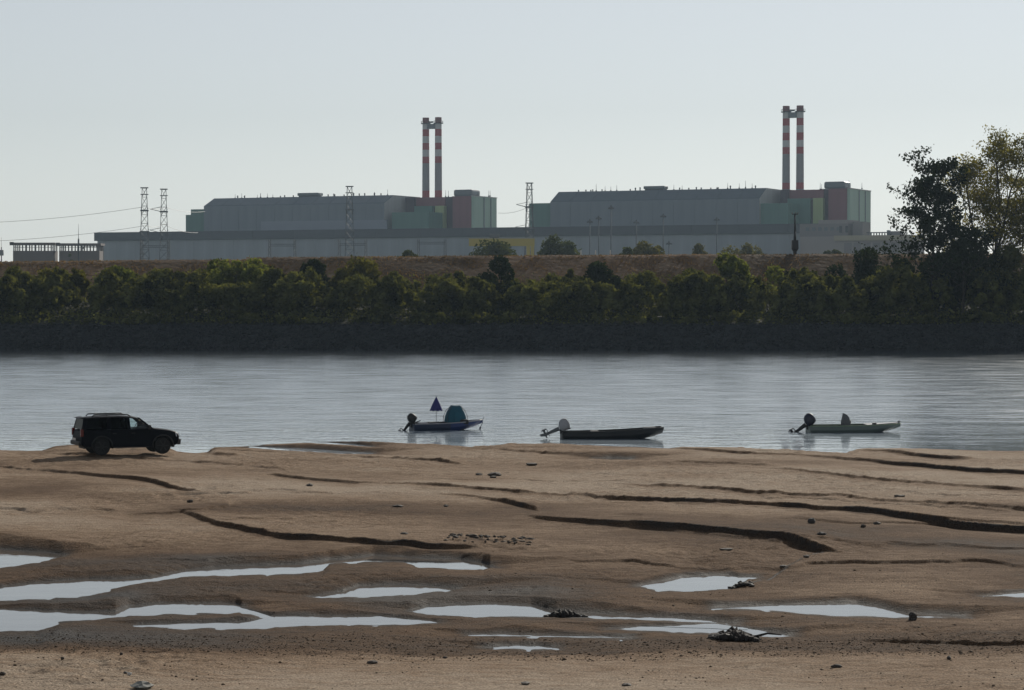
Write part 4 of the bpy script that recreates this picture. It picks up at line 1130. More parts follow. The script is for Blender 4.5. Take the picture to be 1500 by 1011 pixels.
MB().tube((0, 0, H), (0, 0, H + 4), .08, .05, 6).build('rod', M['stk_grey'], e)

# black signal mast on the levee crest
Yl = 368.5
p = at(1164.5, 311, Yl); zg = bank_z(p.x, Yl)
e = empty('signal_mast', (p.x, Yl, zg)); tag(e, 'black signal mast with a thick tapered box on the levee', 'mast')
H = p.z - zg; hb = at(1164, 352, Yl).z - zg
MB().loft([[(-.25, -.25, -.2), (.25, -.25, -.2), (.25, .25, -.2), (-.25, .25, -.2)], [(-.27, -.27, .5), (.27, -.27, .5), (.27, .27, .5), (-.27, .27, .5)],
           [(-.5, -.5, .9), (.5, -.5, .9), (.5, .5, .9), (-.5, .5, .9)], [(-.48, -.48, hb), (.48, -.48, hb), (.48, .48, hb), (-.48, .48, hb)]]).build('cabinet', M['black'], e, bevel=.03)
MB().tube((0, 0, hb), (0, 0, hb + 1.2), .22, .16, 8).tube((0, 0, hb + 1.2), (0, 0, H - .25), .14, .11, 8).build('pole', M['black'], e, smooth=True)
MB().box(-.45, .45, -.05, .05, H - .35, H - .25).build('arm', M['black'], e)
for sx in (-.42, .05, .42): MB().tube((sx, 0, H - .25), (sx, 0, H), .1, .07, 8).build('lamp', M['stone_pale'], e)
for i, (px, lb) in enumerate(((851, 'leftmost of three small white marker posts on the levee'), (872.5, 'middle one of three small white marker posts on the levee'), (894, 'rightmost of three small white marker posts on the levee'))):
    p = at(px, 374, Yl + 1); z = bank_z(p.x, Yl + 1)
    tag(MB().tube((0, 0, -.2), (0, 0, .75), .11, .09, 8).tube((0, 0, .75), (0, 0, .85), .09, .02, 8).build('marker_post', M['shell_white'], loc=(p.x, Yl + 1, z)), lb, 'post', 'white marker posts on the levee')

# ------------------------------------------------------------------ boats
def hull_rings(L, B, D, bow_rise, bow_start, blunt, keel_rise, t=0.0, flat=0.72):
    """cross sections from stern (x=0) to bow (x=L); z=0 is the waterline"""
    rings = []
    for k in range(15):
        f = k / 14; x = L * f
        q = max(0, (f - bow_start) / (1 - bow_start))
        half = (B / 2) * (0.88 + 0.12 * min(1, f / 0.25)) * (1 - (1 - blunt) * q ** 2.2) - t
        sheer = D * (0.82 + 0.0 * f) + bow_rise * f ** 2.4
        keel = -0.12 + (sheer + 0.12 - 0.06) * keel_rise * q ** 1.6 + t
        ch = keel + 0.05 + 0.10 * q
        hb = half * flat
        if t: sheer -= 0.0
        rings.append([(x, half, sheer), (x, (half * 0.93 + hb * 0.07), (sheer + ch) / 2), (x, hb, ch), (x, 0, keel), (x, -hb, ch), (x, -(half * 0.93 + hb * 0.07), (sheer + ch) / 2), (x, -half, sheer)])
    return rings
def make_boat(name, loc, rz, L, B, D, bow_rise, bow_start, blunt, keel_rise, hm, bowm, railm, label, seats, bow_mat_from=0.6):
    e = empty(name, loc, rz); tag(e, label, 'boat', 'motor boats moored off the sandbank')
    out = hull_rings(L, B, D, bow_rise, bow_start, blunt, keel_rise)
    inn = hull_rings(L - 0.04, B, D, bow_rise, bow_start, blunt, keel_rise, 0.045)
    b = MB()
    n = 7; vs = [p for r in out for p in r] + [p for r in inn for p in r]; o_ = len(out) * n
    fs = []; ms = []
    for k in range(len(out) - 1):
        for i in range(n - 1):
            fs.append((k * n + i, k * n + i + 1, (k + 1) * n + i + 1, (k + 1) * n + i)); ms.append(1 if k / 14 >= bow_mat_from else 0)
            fs.append((o_ + k * n + i, o_ + (k + 1) * n + i, o_ + (k + 1) * n + i + 1, o_ + k * n + i + 1)); ms.append(2)
        for i in (0, n - 1):
            fs.append((k * n + i, (k + 1) * n + i, o_ + (k + 1) * n + i, o_ + k * n + i)); ms.append(0)
    fs += [tuple(range(n)), tuple(range(o_ + n - 1, o_ - 1, -1))]; ms += [0, 2]
    last = (len(out) - 1) * n
    fs += [tuple(range(last + n - 1, last - 1, -1))]; ms += [1]
    b.v = [tuple(v) for v in vs]; b.f = fs; b.m = ms
    h = b.build('hull', [hm, bowm, M['boat_in']], e, smooth=True, auto=35)
    for sy in (0, 6):
        MB().path([Vector(r[sy]) + Vector((0, 0, 0.012)) for r in out], 0.032, 6).build('gunwale', railm, e, smooth=True)
    hb = B / 2 * 0.86
    MB().box(-0.035, 0.045, -hb, hb, 0.0, D * 0.80).build('transom', hm, e)
    for f in seats:
        hw = B / 2 * 0.84; MB().box(L * f - .14, L * f + .14, -hw, hw, D * 0.52, D * 0.52 + .035).build('thwart', M['boat_in'], e)
    MB().box(0.1, L * 0.72, -B * .3, B * .3, -0.02, 0.01).build('floorboard', M['boat_in'], e)
    return e, out
def outboard(e, D, tilt, sc_, cowlm, legm, tiller=True, lift=0.06):
    """outboard clamped to the transom, leg swung up behind"""
    P = Vector((-0.10, 0, D * 0.80 + lift))
    Mx = Matrix.Translation(P) @ Matrix.Rotation(tilt, 4, 'Y') @ Matrix.Scale(sc_, 4)
    b = MB()
    def rr(cx, w, d, z, n=12):
        return [(cx + w * abs(math.cos(2 * math.pi * i / n)) ** 0.7 * math.copysign(1, math.cos(2 * math.pi * i / n)), d * abs(math.sin(2 * math.pi * i / n)) ** 0.7 * math.copysign(1, math.sin(2 * math.pi * i / n)), z) for i in range(n)]
    b.loft([rr(-.02, .09, .075, -.02), rr(-.03, .075, .06, -.25), rr(-.03, .06, .04, -.48), rr(-.03, .075, .03, -.70)], M=Mx)
    b.box(-.22, .10, -.10, .10, -.52, -.50, M=Mx)                                  # cavitation plate
    b.tube((-.20, 0, -.64), (.12, 0, -.64), .055, .03, 10, M=Mx)
    b.loft([[(-.10, -.012, -.66), (.05, -.012, -.66), (.05, .012, -.66), (-.10, .012, -.66)], [(-.13, -.008, -.86), (-.03, -.008, -.86), (-.03, .008, -.86), (-.13, .008, -.86)]], M=Mx)
    m = b.build('outboard_motor', legm, e, smooth=True, auto=40)
    MB().loft([rr(-.03, .10, .09, .0), rr(-.06, .20, .15, .06), rr(-.09, .25, .175, .16), rr(-.10, .25, .175, .30), rr(-.09, .21, .15, .40), rr(-.07, .10, .08, .45)], M=Mx).build('cowling', cowlm, m, smooth=True, auto=50)
    b = MB()
    for k in range(3):
        t = k * 2.094; Rk = Mx @ Matrix.Translation((-.23, 0, -.64)) @ Matrix.Rotation(t, 4, 'X')
        b.add([(-.015, -.02, .03), (.02, .02, .03), (.035, .07, .10), (.01, .03, .135), (-.02, -.05, .11)], [(0, 1, 2, 3, 4)], M=Rk)
        b.add([(-.025, -.02, .03), (.01, .02, .03), (.025, .07, .10), (.0, .03, .135), (-.03, -.05, .11)], [(4, 3, 2, 1, 0)], M=Rk)
    b.tube((-.27, 0, -.64), (-.19, 0, -.64), .025, .045, 8, M=Mx)
    b.build('propeller', M['steel_dark'], m)
    MB().box(-.10, .10, -.11, .11, P.z - .24, P.z + .02).build('clamp', M['plastic'], m, bevel=.015)
    if tiller: MB().tube(Mx @ Vector((.12, 0, .06)), Mx @ Vector((.12, 0, .06)) + Vector((.42, .04, .14)), .022, .03, 8).build('tiller', M['plastic'], m)

def water_at(px, py): return ground_at(px, py, 0.0)
# boat with shelter
bl = water_at(604, 630.5)
e1, r1 = make_boat('motor_boat', (bl.x, bl.y, 0), R(16), 3.85, 1.35, 0.42, 0.16, 0.5, 0.10, 0.86, M['bluegrey_hull'], M['blue_hull'], M['rail_pale'],
                   'blue boat carrying a teal shelter and a furled parasol', (0.2, 0.42, 0.72), 0.5)
outboard(e1, 0.42, R(38), 1.05, M['plastic'], M['plastic'], True)
MB().loft([[(2.7, .5, .34), (3.82, .08, .5), (3.82, -.08, .5), (2.7, -.5, .34)], [(2.7, .5, .37), (3.82, .08, .53), (3.82, -.08, .53), (2.7, -.5, .37)]]).build('foredeck', M['bluegrey_hull'], e1)
b = MB().path([(3.8, 0, .5), (3.86, 0, .36), (3.74, .02, .12)], .022, 6)
b.tube((3.74, .02, .12), (3.68, .02, -.1), .05, .03, 6).box(3.58, 3.82, -.02, .05, -.10, -.05)
b.build('anchor', M['steel_dark'], e1)
MB().path([(3.84, 0, .50), (3.94, 0, .66)], .018, 5).build('bow_staff', M['rail_pale'], e1)
for k, (x, y, w, d, h) in enumerate(((0.62, .15, .22, .18, .26), (1.0, -.2, .18, .2, .3), (1.3, .1, .25, .18, .24), (1.62, -.1, .2, .15, .3))):
    MB().box(x - w, x + w, y - d, y + d, 0.012, h * 1.45).build('tackle_box', M['seatcloth'] if k % 2 else M['bluegrey_hull'], e1, bevel=.04)
def on_boat(e, x, y, z):
    return Matrix.Translation(e.location) @ Matrix.Rotation(e.rotation_euler.z, 4, 'Z') @ Vector((x, y, z))
# parasol
pp = on_boat(e1, 1.30, -.02, 0.0)
e = empty('parasol', (pp.x, pp.y, 0.36), 0.3); tag(e, 'navy blue half furled parasol on a thin pole in the blue boat', 'parasol')
MB().tube((0, 0, 0), (0, 0, 1.42), .014, .014, 8).build('pole', M['steel'], e)
n = 16; rings = []
for z, r in ((1.40, .012), (1.32, .05), (1.1, .16), (.88, .26), (.68, .345)):
    rings.append([((r * (1.06 if i % 2 == 0 else 0.9)) * math.cos(2 * math.pi * i / n), (r * (1.06 if i % 2 == 0 else 0.9)) * math.sin(2 * math.pi * i / n), z - (0.03 if (i % 2 == 0 and r > .3) else 0)) for i in range(n)])
cn = MB().loft(rings, cap=False).build('canopy', M['blue_cloth'], e, smooth=True, auto=30)
sm = cn.modifiers.new('thick', 'SOLIDIFY'); sm.thickness = .008
MB().tube((0, 0, 1.40), (0, 0, 1.47), .02, .008, 8).build('finial', M['steel_dark'], e)
for i in range(8):
    t = i * math.pi / 4; MB().tube((0, 0, 1.36), (.335 * math.cos(t), .335 * math.sin(t), .68), .006, n=4).build('rib', M['steel_dark'], e)
# shelter
pp = on_boat(e1, 2.36, 0, 0)
e = empty('tent_shelter', (pp.x, pp.y, 0.0), R(16)); tag(e, 'teal pop-up tent shelter standing in the blue boat', 'tent')
rings = []
for z, w, d, dz in ((.30, .60, .52, 0), (.5, .585, .52, 0), (.72, .545, .49, 0), (.95, .46, .42, 0), (1.12, .36, .32, .0), (1.23, .27, .20, .03), (1.265, .2, .10, .03)):
    ring = []
    for i in range(28):
        t = 2 * math.pi * i / 28; c_, s_ = math.cos(t), math.sin(t)
        x = w * abs(c_) ** .75 * math.copysign(1, c_); y = d * abs(s_) ** .75 * math.copysign(1, s_)
        ring.append((x, y, z + dz * (abs(x) / w) ** 2 * 1.5 + .006 * math.sin(5 * t + z * 9)))
    rings.append(ring)
t_ = MB().loft(rings).build('cloth', M['teal_cloth'], e, smooth=True, auto=50)
for sx in (-1, 1):
    for sy in (-1, 1):
        MB().path([(sx * .57, sy * .44, .30), (sx * .55, sy * .42, .7), (sx * .45, sy * .33, 1.0), (sx * .22, sy * .1, 1.28)], .014, 5).build('tent_pole', M['steel_dark'], e)
MB().box(-.2, .2, -.55, -.53, .32, .95).build('door_flap', M['teal_cloth'], e, bevel=.01)
MB().box(.10, .58, -.60, -.30, .30, .56).build('dark_bag', M['plastic'], e, bevel=.06)

# black punt
bl = water_at(823, 642.5)
e2, r2 = make_boat('motor_boat', (bl.x, bl.y, 0), R(4), 5.05, 1.45, 0.40, 0.22, 0.62, 0.72, 0.62, M['dark_hull'], M['dark_hull'], M['dark_hull'],
                   'long black flat boat with blunt raised bow and grey motor', (0.25, 0.5, 0.75), 0.5)
outboard(e2, 0.40, R(66), 1.2, M['cowl_grey'], M['steel'], True, 0.16)
MB().box(4.1, 4.75, -.35, .3, .42, .56).build('rope_bundle', M['grey_cloth'], e2, bevel=.08)
MB().box(1.4, 1.8, -.6, .0, .3, .40).build('locker', M['plastic'], e2, bevel=.03)

# grey green boat
bl = water_at(1184, 633)
e3, r3 = make_boat('motor_boat', (bl.x, bl.y, 0), R(3), 4.85, 1.5, 0.40, 0.10, 0.6, 0.10, 0.80, M['green_hull'], M['green_hull'], M['green_rim'],
                   'grey green boat with covered console and navy motor', (0.2, 0.55), 0.5)
outboard(e3, 0.40, R(52), 1.28, M['cowl_navy'], M['plastic'], False)
MB().loft([[(3.0, .62, .36), (4.8, .1, .46), (4.8, -.1, .46), (3.0, -.62, .36)], [(3.0, .62, .40), (4.8, .1, .50), (4.8, -.1, .50), (3.0, -.62, .40)]]).build('foredeck', M['bluegrey_hull'], e3)
c_ = MB().loft([[(1.78, -.3, .02), (2.16, -.3, .02), (2.16, .3, .02), (1.78, .3, .02)], [(1.76, -.32, .5), (2.16, -.32, .5), (2.16, .32, .5), (1.76, .32, .5)],
           [(1.82, -.27, .80), (2.12, -.27, .76), (2.12, .27, .76), (1.82, .27, .80)], [(1.84, -.2, 1.0), (2.02, -.2, .90), (2.02, .2, .90), (1.84, .2, 1.0)]]).build('covered_console', M['grey_cloth'], e3, bevel=.04)
MB().box(2.165, 2.2, -.3, .3, .45, .62).build('windscreen', M['shell_white'], e3)
MB().tube((4.78, 0, .46), (4.78, 0, .58), .03, .03, 8).tube((4.70, 0, .55), (4.86, 0, .55), .02, .02, 6).build('bow_cleat', M['plastic'], e3)
MB().box(3.3, 3.5, -.5, -.3, .40, .5).build('tackle_box', M['plastic'], e3, bevel=.02)

# ------------------------------------------------------------------ off-road car on the sand
def make_car(loc, rz, pitch=0.0):
    e = empty('parked_car', loc, rz); e.rotation_euler = (0, pitch, rz)
    tag(e, 'black boxy off-road car parked at the left edge of the sandbank', 'car')
    FA, RA, WR, AR = 1.40, -1.45, 0.385, 0.47
    # lower body side profile, clockwise from rear bottom
    def arch(cx, z0):
        pts = []
        for i in range(9):
            t = math.pi - math.pi * i / 8
            pts.append((cx + AR * math.cos(t), max(z0, 0.40 + AR * math.sin(t) * 0.98)))
        return pts
    low = [(-2.40, .50), (-2.30, .42), (RA - AR, .42)] + arch(RA, .42) + [(RA + AR, .36), (FA - AR, .36)] + arch(FA, .36) + [(FA + AR, .42), (2.10, .40), (2.20, .46)]
    top = [(2.27, .60), (2.275, .80), (2.22, .93), (2.12, 1.02), (1.85, 1.09), (1.45, 1.14), (1.0, 1.19), (0.92, 1.20), (-2.28, 1.16), (-2.38, 1.08), (-2.43, .85), (-2.44, .60)]
    prof = low + top
    def ring(y, inset):
        cx, cz = 0, .8
        out = []
        for x, z in prof:
            # keep arches in place, pull in the outline
            dx = 0; dz = 0
            if x > 2.0: dx = -inset * (1 + 1.2 * (inset > .03))
            if x < -2.2: dx = inset
            if z > 1.0: dz = -inset * .8
            out.append((x + dx, y, z + dz))
        return out
    W = 0.925
    rings = [ring(-W + .0, .06), ring(-W + .02, .03), ring(-W + .10, .008), ring(-.5, 0), ring(0, 0), ring(.5, 0), ring(W - .10, .008), ring(W - .02, .03), ring(W, .06)]
    # nose narrows
    for r in rings:
        for i, (x, y, z) in enumerate(r):
            if x > 1.7: r[i] = (x - .10 * (abs(y) / W) ** 4, y * (1 - .05 * (x - 1.7) / .57), z)
    b = MB().loft(rings)
    body = b.build('body', M['carpaint'], e, smooth=True, auto=28)
    # inner wheel boxes and chassis
    MB().box(-2.2, 2.05, -.55, .55, .30, .60).build('chassis', M['plastic'], e)
    MB().box(-2.0, 1.0, -.80, .80, .62, 1.14).build('cabin_tub', M['seatcloth'], e)
    # greenhouse
    zb, hwb, hwt = 1.185, .875, .69
    def hw(z): return hwb + (hwt - hwb) * (z - zb) / (1.74 - zb)
    roof = [(0.34, 1.66), (0.20, 1.715), (-.25, 1.752), (-1.0, 1.76), (-1.7, 1.745), (-2.14, 1.71), (-2.26, 1.68)]
    rr = []
    for x, z in roof:
        h = .70 if x < .3 else .68
        rr.append([(x, -h, z - .045), (x, -h + .05, z - .008), (x, -.3, z + .012), (x, .3, z + .012), (x, h - .05, z - .008), (x, h, z - .045), (x, h - .06, z - .07), (x, -h + .06, z - .07)])
    MB().loft(rr).build('roof', M['carpaint'], e, smooth=True, auto=35)
    def pillar(name, x0, x1, t0, t1, th=.05, m='carpaint'):
        for sy in (-1, 1):
            y0, y1 = sy * hw(zb), sy * (hw(1.70))
            v = [(x0, y0, zb), (x1, y0, zb), (t1, y1, 1.70), (t0, y1, 1.70)]
            v2 = [(x, y - sy * th, z) for x, y, z in v]
            MB().add(v + v2, [(0, 1, 2, 3), (7, 6, 5, 4), (0, 4, 5, 1), (1, 5, 6, 2), (2, 6, 7, 3), (3, 7, 4, 0)]).build(name, M[m], e)
    pillar('front_pillar', .86, .98, .24, .34)
    pillar('middle_pillar', -.24, -.10, -.24, -.12)
    pillar('rear_door_pillar', -1.16, -1.02, -1.10, -.98)
    pillar('tail_pillar', -2.38, -2.16, -2.26, -2.08)
    pillar('quarter_divider', -1.22, -1.161, -1.18, -1.101)
    def side_glass(x0, x1, t0, t1, m):
        for sy in (-1, 1):
            y0, y1 = sy * (hw(zb) - .025), sy * (hw(1.70) - .025)
            MB().add([(x0, y0, zb - .01), (x1, y0, zb - .01), (t1, y1, 1.705), (t0, y1, 1.705)], [(0, 1, 2, 3)]).build('side_window', M[m], e)
    side_glass(-.10, .86, -.12, .24, 'glass_clear')
    side_glass(-1.02, -.24, -.98, -.24, 'glass_tint')
    side_glass(-2.16, -1.22, -2.08, -1.18, 'glass_tint')
    MB().add([(.97, -.80, 1.195), (.97, .80, 1.195), (.33, .63, 1.69), (.33, -.63, 1.69)], [(0, 1, 2, 3)]).build('windscreen', M['glass_clear'], e)
    MB().add([(-2.36, -.76, 1.2), (-2.36, .76, 1.2), (-2.26, .62, 1.66), (-2.26, -.62, 1.66)], [(0, 1, 2, 3)]).build('rear_window', M['glass_tint'], e)
    # doors with handles
    for sy in (-1, 1):
        for x0, x1 in ((-.14, .88), (-1.02, -.18)):
            y = sy * (W + .004)
            d = MB().loft([[(x0, y - sy * .02, .48), (x1, y - sy * .02, .48), (x1, y - sy * .02, 1.10), (x0, y - sy * .02, 1.10)], [(x0 + .012, y, .49), (x1 - .012, y, .49), (x1 - .012, y, 1.09), (x0 + .012, y, 1.09)]]).build('door', M['carpaint'], e)
            MB().box(x0 + .06, x0 + .24, min(y, y + sy * .03), max(y, y + sy * .03), .98, 1.015).build('handle', M['plastic'], d)
        MB().box(-.92, .86, sy * .93 - .07, sy * .93 + .05, .33, .37).build('side_step', M['plastic'], e, bevel=.015)
        # wheel arch flares
        for cx in (RA, FA):
            b = MB(); pts = []
            for i in range(13):
                t = math.pi * (1.06 - 1.12 * i / 12); pts.append((cx + (AR + .015) * math.cos(t), sy * (W + .005), .40 + (AR + .015) * math.sin(t)))
            b.path(pts, .035, 6); b.build('arch_flare', M['plastic'], e, smooth=True)
        # mirror
        b = MB().box(.68, .82, sy * .98 - .11 * (1 if sy > 0 else 1), sy * .98 + .11, 1.16, 1.36)
        b.build('mirror', M['plastic'], e, bevel=.04)
        # lamps
        MB().loft([[(2.03, sy * .885, .80), (2.22, sy * .70, .80), (2.16, sy * .70, .97), (1.98, sy * .885, .97)], [(2.05, sy * .915, .80), (2.26, sy * .72, .80), (2.20, sy * .72, .96), (2.0, sy * .915, .96)]]).build('headlight', M['lamp'], e)
        MB().box(-2.445, -2.30, sy * .86 - .075, sy * .86 + .075, .88, 1.22).build('tail_light', M['red_lens'], e, bevel=.02)
        # roof rail
        MB().path([(-1.85, sy * .60, 1.755), (-1.75, sy * .60, 1.845), (-.2, sy * .60, 1.85), (-.05, sy * .60, 1.765)], .028, 8).build('roof_rail', M['plastic'], e, smooth=True)
    for x in (-1.45, -.45): MB().box(x - .04, x + .04, -.62, .62, 1.835, 1.862).build('roof_bar', M['plastic'], e)
    MB().tube((-1.0, 0, 1.765), (-1.06, 0, 1.93), .03, .008, 6).build('antenna', M['plastic'], e)
    MB().loft([[(-2.12, -.64, 1.72), (-2.42, -.60, 1.69), (-2.42, .60, 1.69), (-2.12, .64, 1.72)], [(-2.12, -.64, 1.745), (-2.42, -.60, 1.705), (-2.42, .60, 1.705), (-2.12, .64, 1.745)]]).build('spoiler', M['carpaint'], e)
    MB().box(-2.52, -2.36, -.88, .88, .46, .66).build('rear_bumper', M['plastic'], e, bevel=.05)
    MB().loft([[(2.12, -.86, .42), (2.30, -.70, .42), (2.34, 0, .42), (2.30, .70, .42), (2.12, .86, .42)], [(2.12, -.87, .66), (2.32, -.70, .66), (2.36, 0, .66), (2.32, .70, .66), (2.12, .87, .66)]]).build('front_bumper', M['plastic'], e, smooth=True, auto=40)
    MB().box(2.26, 2.30, -.42, .42, .70, .90).build('grille', M['plastic'], e, bevel=.01)
    MB().box(-2.535, -2.525, -.26, .26, .68, .79).build('number_plate', M['plate'], e)
    # wheels
    for cx in (FA, RA):
        for sy in (-1, 1):
            y0, y1 = sy * .915, sy * .67
            rg_ = []
            for yy, r in ((y1, WR - .09), (y1, WR - .03), (y1 + (y0 - y1) * .15, WR), (y0 - (y0 - y1) * .15, WR), (y0, WR - .03), (y0, WR - .10)):
                rg_.append([(cx + r * math.cos(2 * math.pi * i / 28), yy, .385 + r * math.sin(2 * math.pi * i / 28)) for i in range(28)])
            wh = MB().loft(rg_).build('wheel', M['rubber'], e, smooth=True, auto=40)
            b = MB()
            for k in range(6):
                t = k * math.pi / 3
                p0 = Vector((cx + .05 * math.cos(t), sy * .922, .385 + .05 * math.sin(t))); p1 = Vector((cx + .27 * math.cos(t), sy * .918, .385 + .27 * math.sin(t)))
                b.tube(p0, p1, .035, .03, 6)
            b.tube((cx, sy * .90, .385), (cx, sy * .935, .385), .06, .05, 12)
            b.build('rim', M['rim'], wh)
    # cabin
    for sy in (-1, 1):
        MB().box(-.05, .42, sy * .38 - .24, sy * .38 + .24, 1.0, 1.145).build('seat_cushion', M['seatcloth'], e, bevel=.04)
        M_ = Matrix.Translation((-.06, sy * .38, 1.05)) @ Matrix.Rotation(R(-14), 4, 'Y')
        MB().box(-.07, .07, -.23, .23, 0, .46, 0, M_).box(-.05, .05, -.13, .13, .48, .66, 0, M_).build('front_seat', M['seatcloth'], e, bevel=.03)
    MB().box(-1.1, -.95, -.65, .65, 1.0, 1.50).build('rear_seat', M['seatcloth'], e, bevel=.05)
    MB().box(.62, .92, -.78, .78, 1.10, 1.21).build('dashboard', M['plastic'], e, bevel=.03)
    st_ = [Vector((.46 + .06 * math.cos(t * math.pi / 9), .38 + .17 * math.sin(t * math.pi / 9), 1.22 + .16 * math.cos(t * math.pi / 9))) for t in range(19)]
    MB().path(st_, .016, 6).build('steering_wheel', M['plastic'], e, smooth=True)
    return e
cp = ground_at(188, 669.5, 0.18)
zs = [sand_z(cp.x + dx, cp.y + dy) for dx in (-1.4, 0, 1.4) for dy in (-.7, .7)]
car = make_car((cp.x, cp.y, max(zs) - 0.015), R(23))
car.scale = (0.93, 0.93, 0.93)

# ------------------------------------------------------------------ stones, clods and driftwood on the sand
def rock(name, px, py, wpx, hpx, m, label, cat, seed, dscale=1.0, sub=2):
    p = ground_at(px, py, 0.25); z = sand_z(p.x, p.y)
    p = ground_at(px, py, z); z = sand_z(p.x, p.y)
    k = p.y / F
    bm = bmesh.new(); bmesh.ops.create_icosphere(bm, subdivisions=sub, radius=1.0)
    rnd = random.Random(seed)
    ph = [rnd.uniform(0, 6) for _ in range(6)]
    for v in bm.verts:
        c = v.co
        d = 1 + .16 * math.sin(3 * c.x + ph[0]) + .14 * math.sin(4 * c.y + ph[1]) + .12 * math.sin(5 * c.z + ph[2]) + rnd.uniform(-.1, .1)
        v.co = Vector((c.x * d * wpx * k / 2, c.y * d * wpx * k / 2 * dscale, c.z * d * hpx * k * .6 + hpx * k * .42))
    me = bpy.data.meshes.new(name); bm.to_mesh(me); bm.free()
    me.materials.append(m)
    o = bpy.data.objects.new(name, me); col.objects.link(o); o.location = (p.x, p.y, z); o.rotation_euler.z = 0
    return tag(o, label, cat, 'stones and clods lying on the sand')
ROCKS = [(1189, 767, 10, 8, 'stone', 'upper left dark stone of the scattered group right of centre'), (1204, 784, 13, 5, 'stone', 'flat dark stone just above the end of the curved scarp'),
         (1265, 773, 8, 4, 'clod', 'small brown clod right of the paired stones'), (1284, 766, 12, 4, 'clod', 'flat clod farthest right in the stone group'),
         (1337, 906, 13, 11, 'stone', 'upright dark stone at the tip of the right puddle'), (1390, 968, 7, 5, 'stone', 'small dark stone on the dry sand at lower right'),
         (1225, 980, 14, 5, 'clod', 'flat dark clod on the bottom right dry sand'), (92, 972, 6, 4, 'clod', 'small dark clod on the dry sand at far left'),
         (178, 964, 5, 4, 'clod', 'tiny dark clod above the pale pebble at lower left'), (184, 990, 6, 4, 'stone', 'dark pebble touching a white pebble at lower left'),
         (190, 990, 6, 4, 'shell_white', 'white pebble at lower left'), (207, 1010, 34, 9, 'stone_pale', 'pale grey slab at the bottom edge on the left'),
         (3, 990, 10, 5, 'clod', 'reddish clod at the left edge of the dry sand'), (545, 972, 16, 4, 'clod', 'flat clod on the dry sand left of centre'),
         (652, 962, 8, 3, 'clod', 'tiny flat clod in the central foreground'), (769, 1006, 15, 4, 'clod', 'flat clod at the bottom centre edge'),
         (918, 1010, 14, 4, 'clod', 'clod at the bottom edge right of centre'), (779, 682, 15, 4, 'clod', 'far dark clod behind the central ridges'),
         (724, 696, 20, 5, 'clod', 'dark clump on the pale far sand'), (702, 695, 10, 3, 'clod', 'small clod left of the dark clump on the far sand'),
         (722, 701, 9, 3, 'clod', 'small clod just before the dark clump on the far sand'), (453, 713, 12, 4, 'clod', 'pointed clod on the far sand left of centre'),
         (278, 736, 9, 4, 'clod', 'clod below the end of the upper left scarp'), (582, 742, 15, 3, 'clod', 'left one of two flat clods in the centre left sand'),
         (653, 743, 9, 3, 'clod', 'right one of two flat clods in the centre left sand'), (592, 783, 10, 3, 'clod', 'flat clod above the long puddle bank'),
         (1063, 806, 18, 3, 'clod', 'flat clod inside the curved scarp'), (1181, 817, 9, 4, 'clod', 'upper clod on the hooked end of the curved scarp'), (1148, 833, 12, 3, 'clod', 'lower clod on the hooked end of the curved scarp'), (1318, 730, 14, 3, 'clod', 'thin dark clod on the right ridges')]
for i, (px, py, w, h, m, lb) in enumerate(ROCKS):
    rock('stone' if m in ('stone', 'stone_pale', 'shell_white') else 'clod', px, py, w, h, M[m], lb, 'stone' if m != 'clod' else 'clod', 500 + i)

def heap(name, px, py, wpx, hpx, n, label, cat, seed, m, spread=1.0, sticks=0):
    """heap of mud lumps with a few sticks: one mesh"""
    p = ground_at(px, py, 0.15); z = sand_z(p.x, p.y); k = p.y / F; rnd = random.Random(seed)
    vs, fs = [], []; off = 0
    for i in range(n):
        f = rnd.uniform(-1, 1); x = f * wpx * k / 2; hh = hpx * k * (1 - abs(f) ** 1.6) * rnd.uniform(.45, 1.0) + .02
        r = rnd.uniform(.02, .075) * (1 + hpx * k) * (0.5 if n > 200 and rnd.random() < .6 else 1)
        y = rnd.uniform(-.5, .5) * spread
        pts = iv * np.array([r * rnd.uniform(.8, 1.9), r * rnd.uniform(.8, 1.4), max(hh * .55, r * .6)]) * (1 + .9 * (np.random.RandomState(seed + i).rand(len(iv), 1) - .5))
        zz = sand_z(p.x + x, p.y + y)
        vs.append(pts + np.array([p.x + x, p.y + y, zz + hh * .40])); fs.append(itf + off); off += len(iv)
    e = empty(name, (p.x, p.y, z)); tag(e, label, cat)
    o = link('lumps', np_mesh('lumps', np.concatenate(vs) - np.array([p.x, p.y, z]), np.concatenate(fs)), e, [m]); o['kind'] = 'stuff'
    for i in range(sticks):
        x = rnd.uniform(-.4, .5) * wpx * k; L = rnd.uniform(.25, .6)
        MB().path([(x, rnd.uniform(-.2, .2), .03), (x + L * .5, 0, rnd.uniform(.08, hpx * k)), (x + L, rnd.uniform(-.2, .2), rnd.uniform(0.02, .12))], [.03, .022, .012], 5).build('stick', M['wood_dark'], e)
    return e
heap('mud_heap', 1076, 935, 68, 15, 150, 'big dark mud heap with driftwood at the edge of the lower puddle', 'mud heap', 1, M['wood_dark'], .7, 3)
heap('mud_heap', 1087, 858, 28, 6, 50, 'small dark mud heap at the right end of the curved scarp puddle', 'mud heap', 2, M['wood_dark'], .6, 0)
heap('mud_heap', 825, 895, 62, 12, 110, 'black crumbling bank above the long central puddle', 'mud heap', 3, M['wood_dark'], .6, 0)
heap('clod_row', 715, 796, 124, 3, 70, 'row of broken dark clods above the end of the long puddle', 'clods', 4, M['clod'], 2.4, 0)

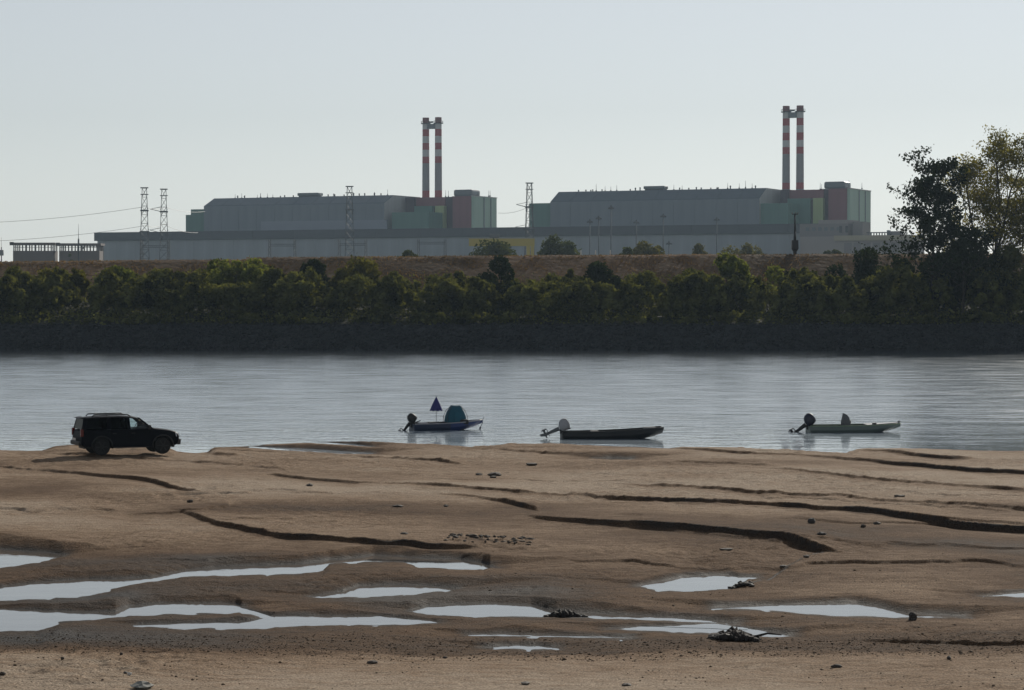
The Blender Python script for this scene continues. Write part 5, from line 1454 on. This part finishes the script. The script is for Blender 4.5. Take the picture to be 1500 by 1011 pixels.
# ------------------------------------------------------------------ pebbles and crumbs too small to count
rg = np.random.RandomState(91)
ov = np.array([(1, 0, 0), (0, 1, 0), (-1, 0, 0), (0, -1, 0), (0, 0, 1), (0, 0, -1)], float)
of = np.array([(0, 1, 4), (1, 2, 4), (2, 3, 4), (3, 0, 4), (1, 0, 5), (2, 1, 5), (3, 2, 5), (0, 3, 5)])
n1_, n2_ = 3600, 2200
Yp = np.concatenate([rg.uniform(YD(968), YD(928), n1_), rg.uniform(40.0, 66, n2_)])
Xp = rg.uniform(-0.232, 0.232, n1_ + n2_) * Yp
keep = np.concatenate([np.ones(n1_, bool), fbm(Xp[n1_:] * 0.3, Yp[n1_:] * 0.3, 3) > 0.05])
Xp, Yp = Xp[keep], Yp[keep]
zp_, wp_ = sand(Xp / Yp, Yp)
ok = zp_ > 0.075; Xp, Yp, zp_ = Xp[ok], Yp[ok], zp_[ok]
rp_ = rg.uniform(0.006, 0.019, len(Xp)) * (1 + 0.9 * (rg.rand(len(Xp)) < 0.05))
vp = ov[None] * (1 + 0.5 * (rg.rand(len(Xp), 6, 1) - 0.5)) * rp_[:, None, None] * np.array([1.3, 1.2, 0.7])
vp = vp + np.stack([Xp, Yp, zp_ + rp_ * 0.3], 1)[:, None, :]
fp = of[None] + 6 * np.arange(len(Xp))[:, None, None]
M['pebble'] = ground_material('mixed_pebbles', (0.035, 0.027, 0.02), (0.11, 0.08, 0.056), (0.32, 0.27, 0.21), 3.0, 9.0, 0.2)
o = link('pebbles', np_mesh('pebbles', vp.reshape(-1, 3), fp.reshape(-1, 3)), None, [M['pebble']])
tag(o, 'small pebbles and mud crumbs strewn over the sand', 'pebbles', kind='stuff')

# ------------------------------------------------------------------ haze
b = MB().box(-4000, 4000, -90, 4900, -3.0, 135)
m = bpy.data.materials.new('haze_air'); m.use_nodes = True; nt = m.node_tree; nt.nodes.clear()
pv = nt.nodes.new('ShaderNodeVolumePrincipled'); pv.inputs['Density'].default_value = 0.000085
pv.inputs['Color'].default_value = (0.62, 0.82, 1.0, 1); pv.inputs['Anisotropy'].default_value = 0.2
oo = nt.nodes.new('ShaderNodeOutputMaterial'); nt.links.new(pv.outputs[0], oo.inputs['Volume'])
tag(b.build('haze', m), kind='stuff')
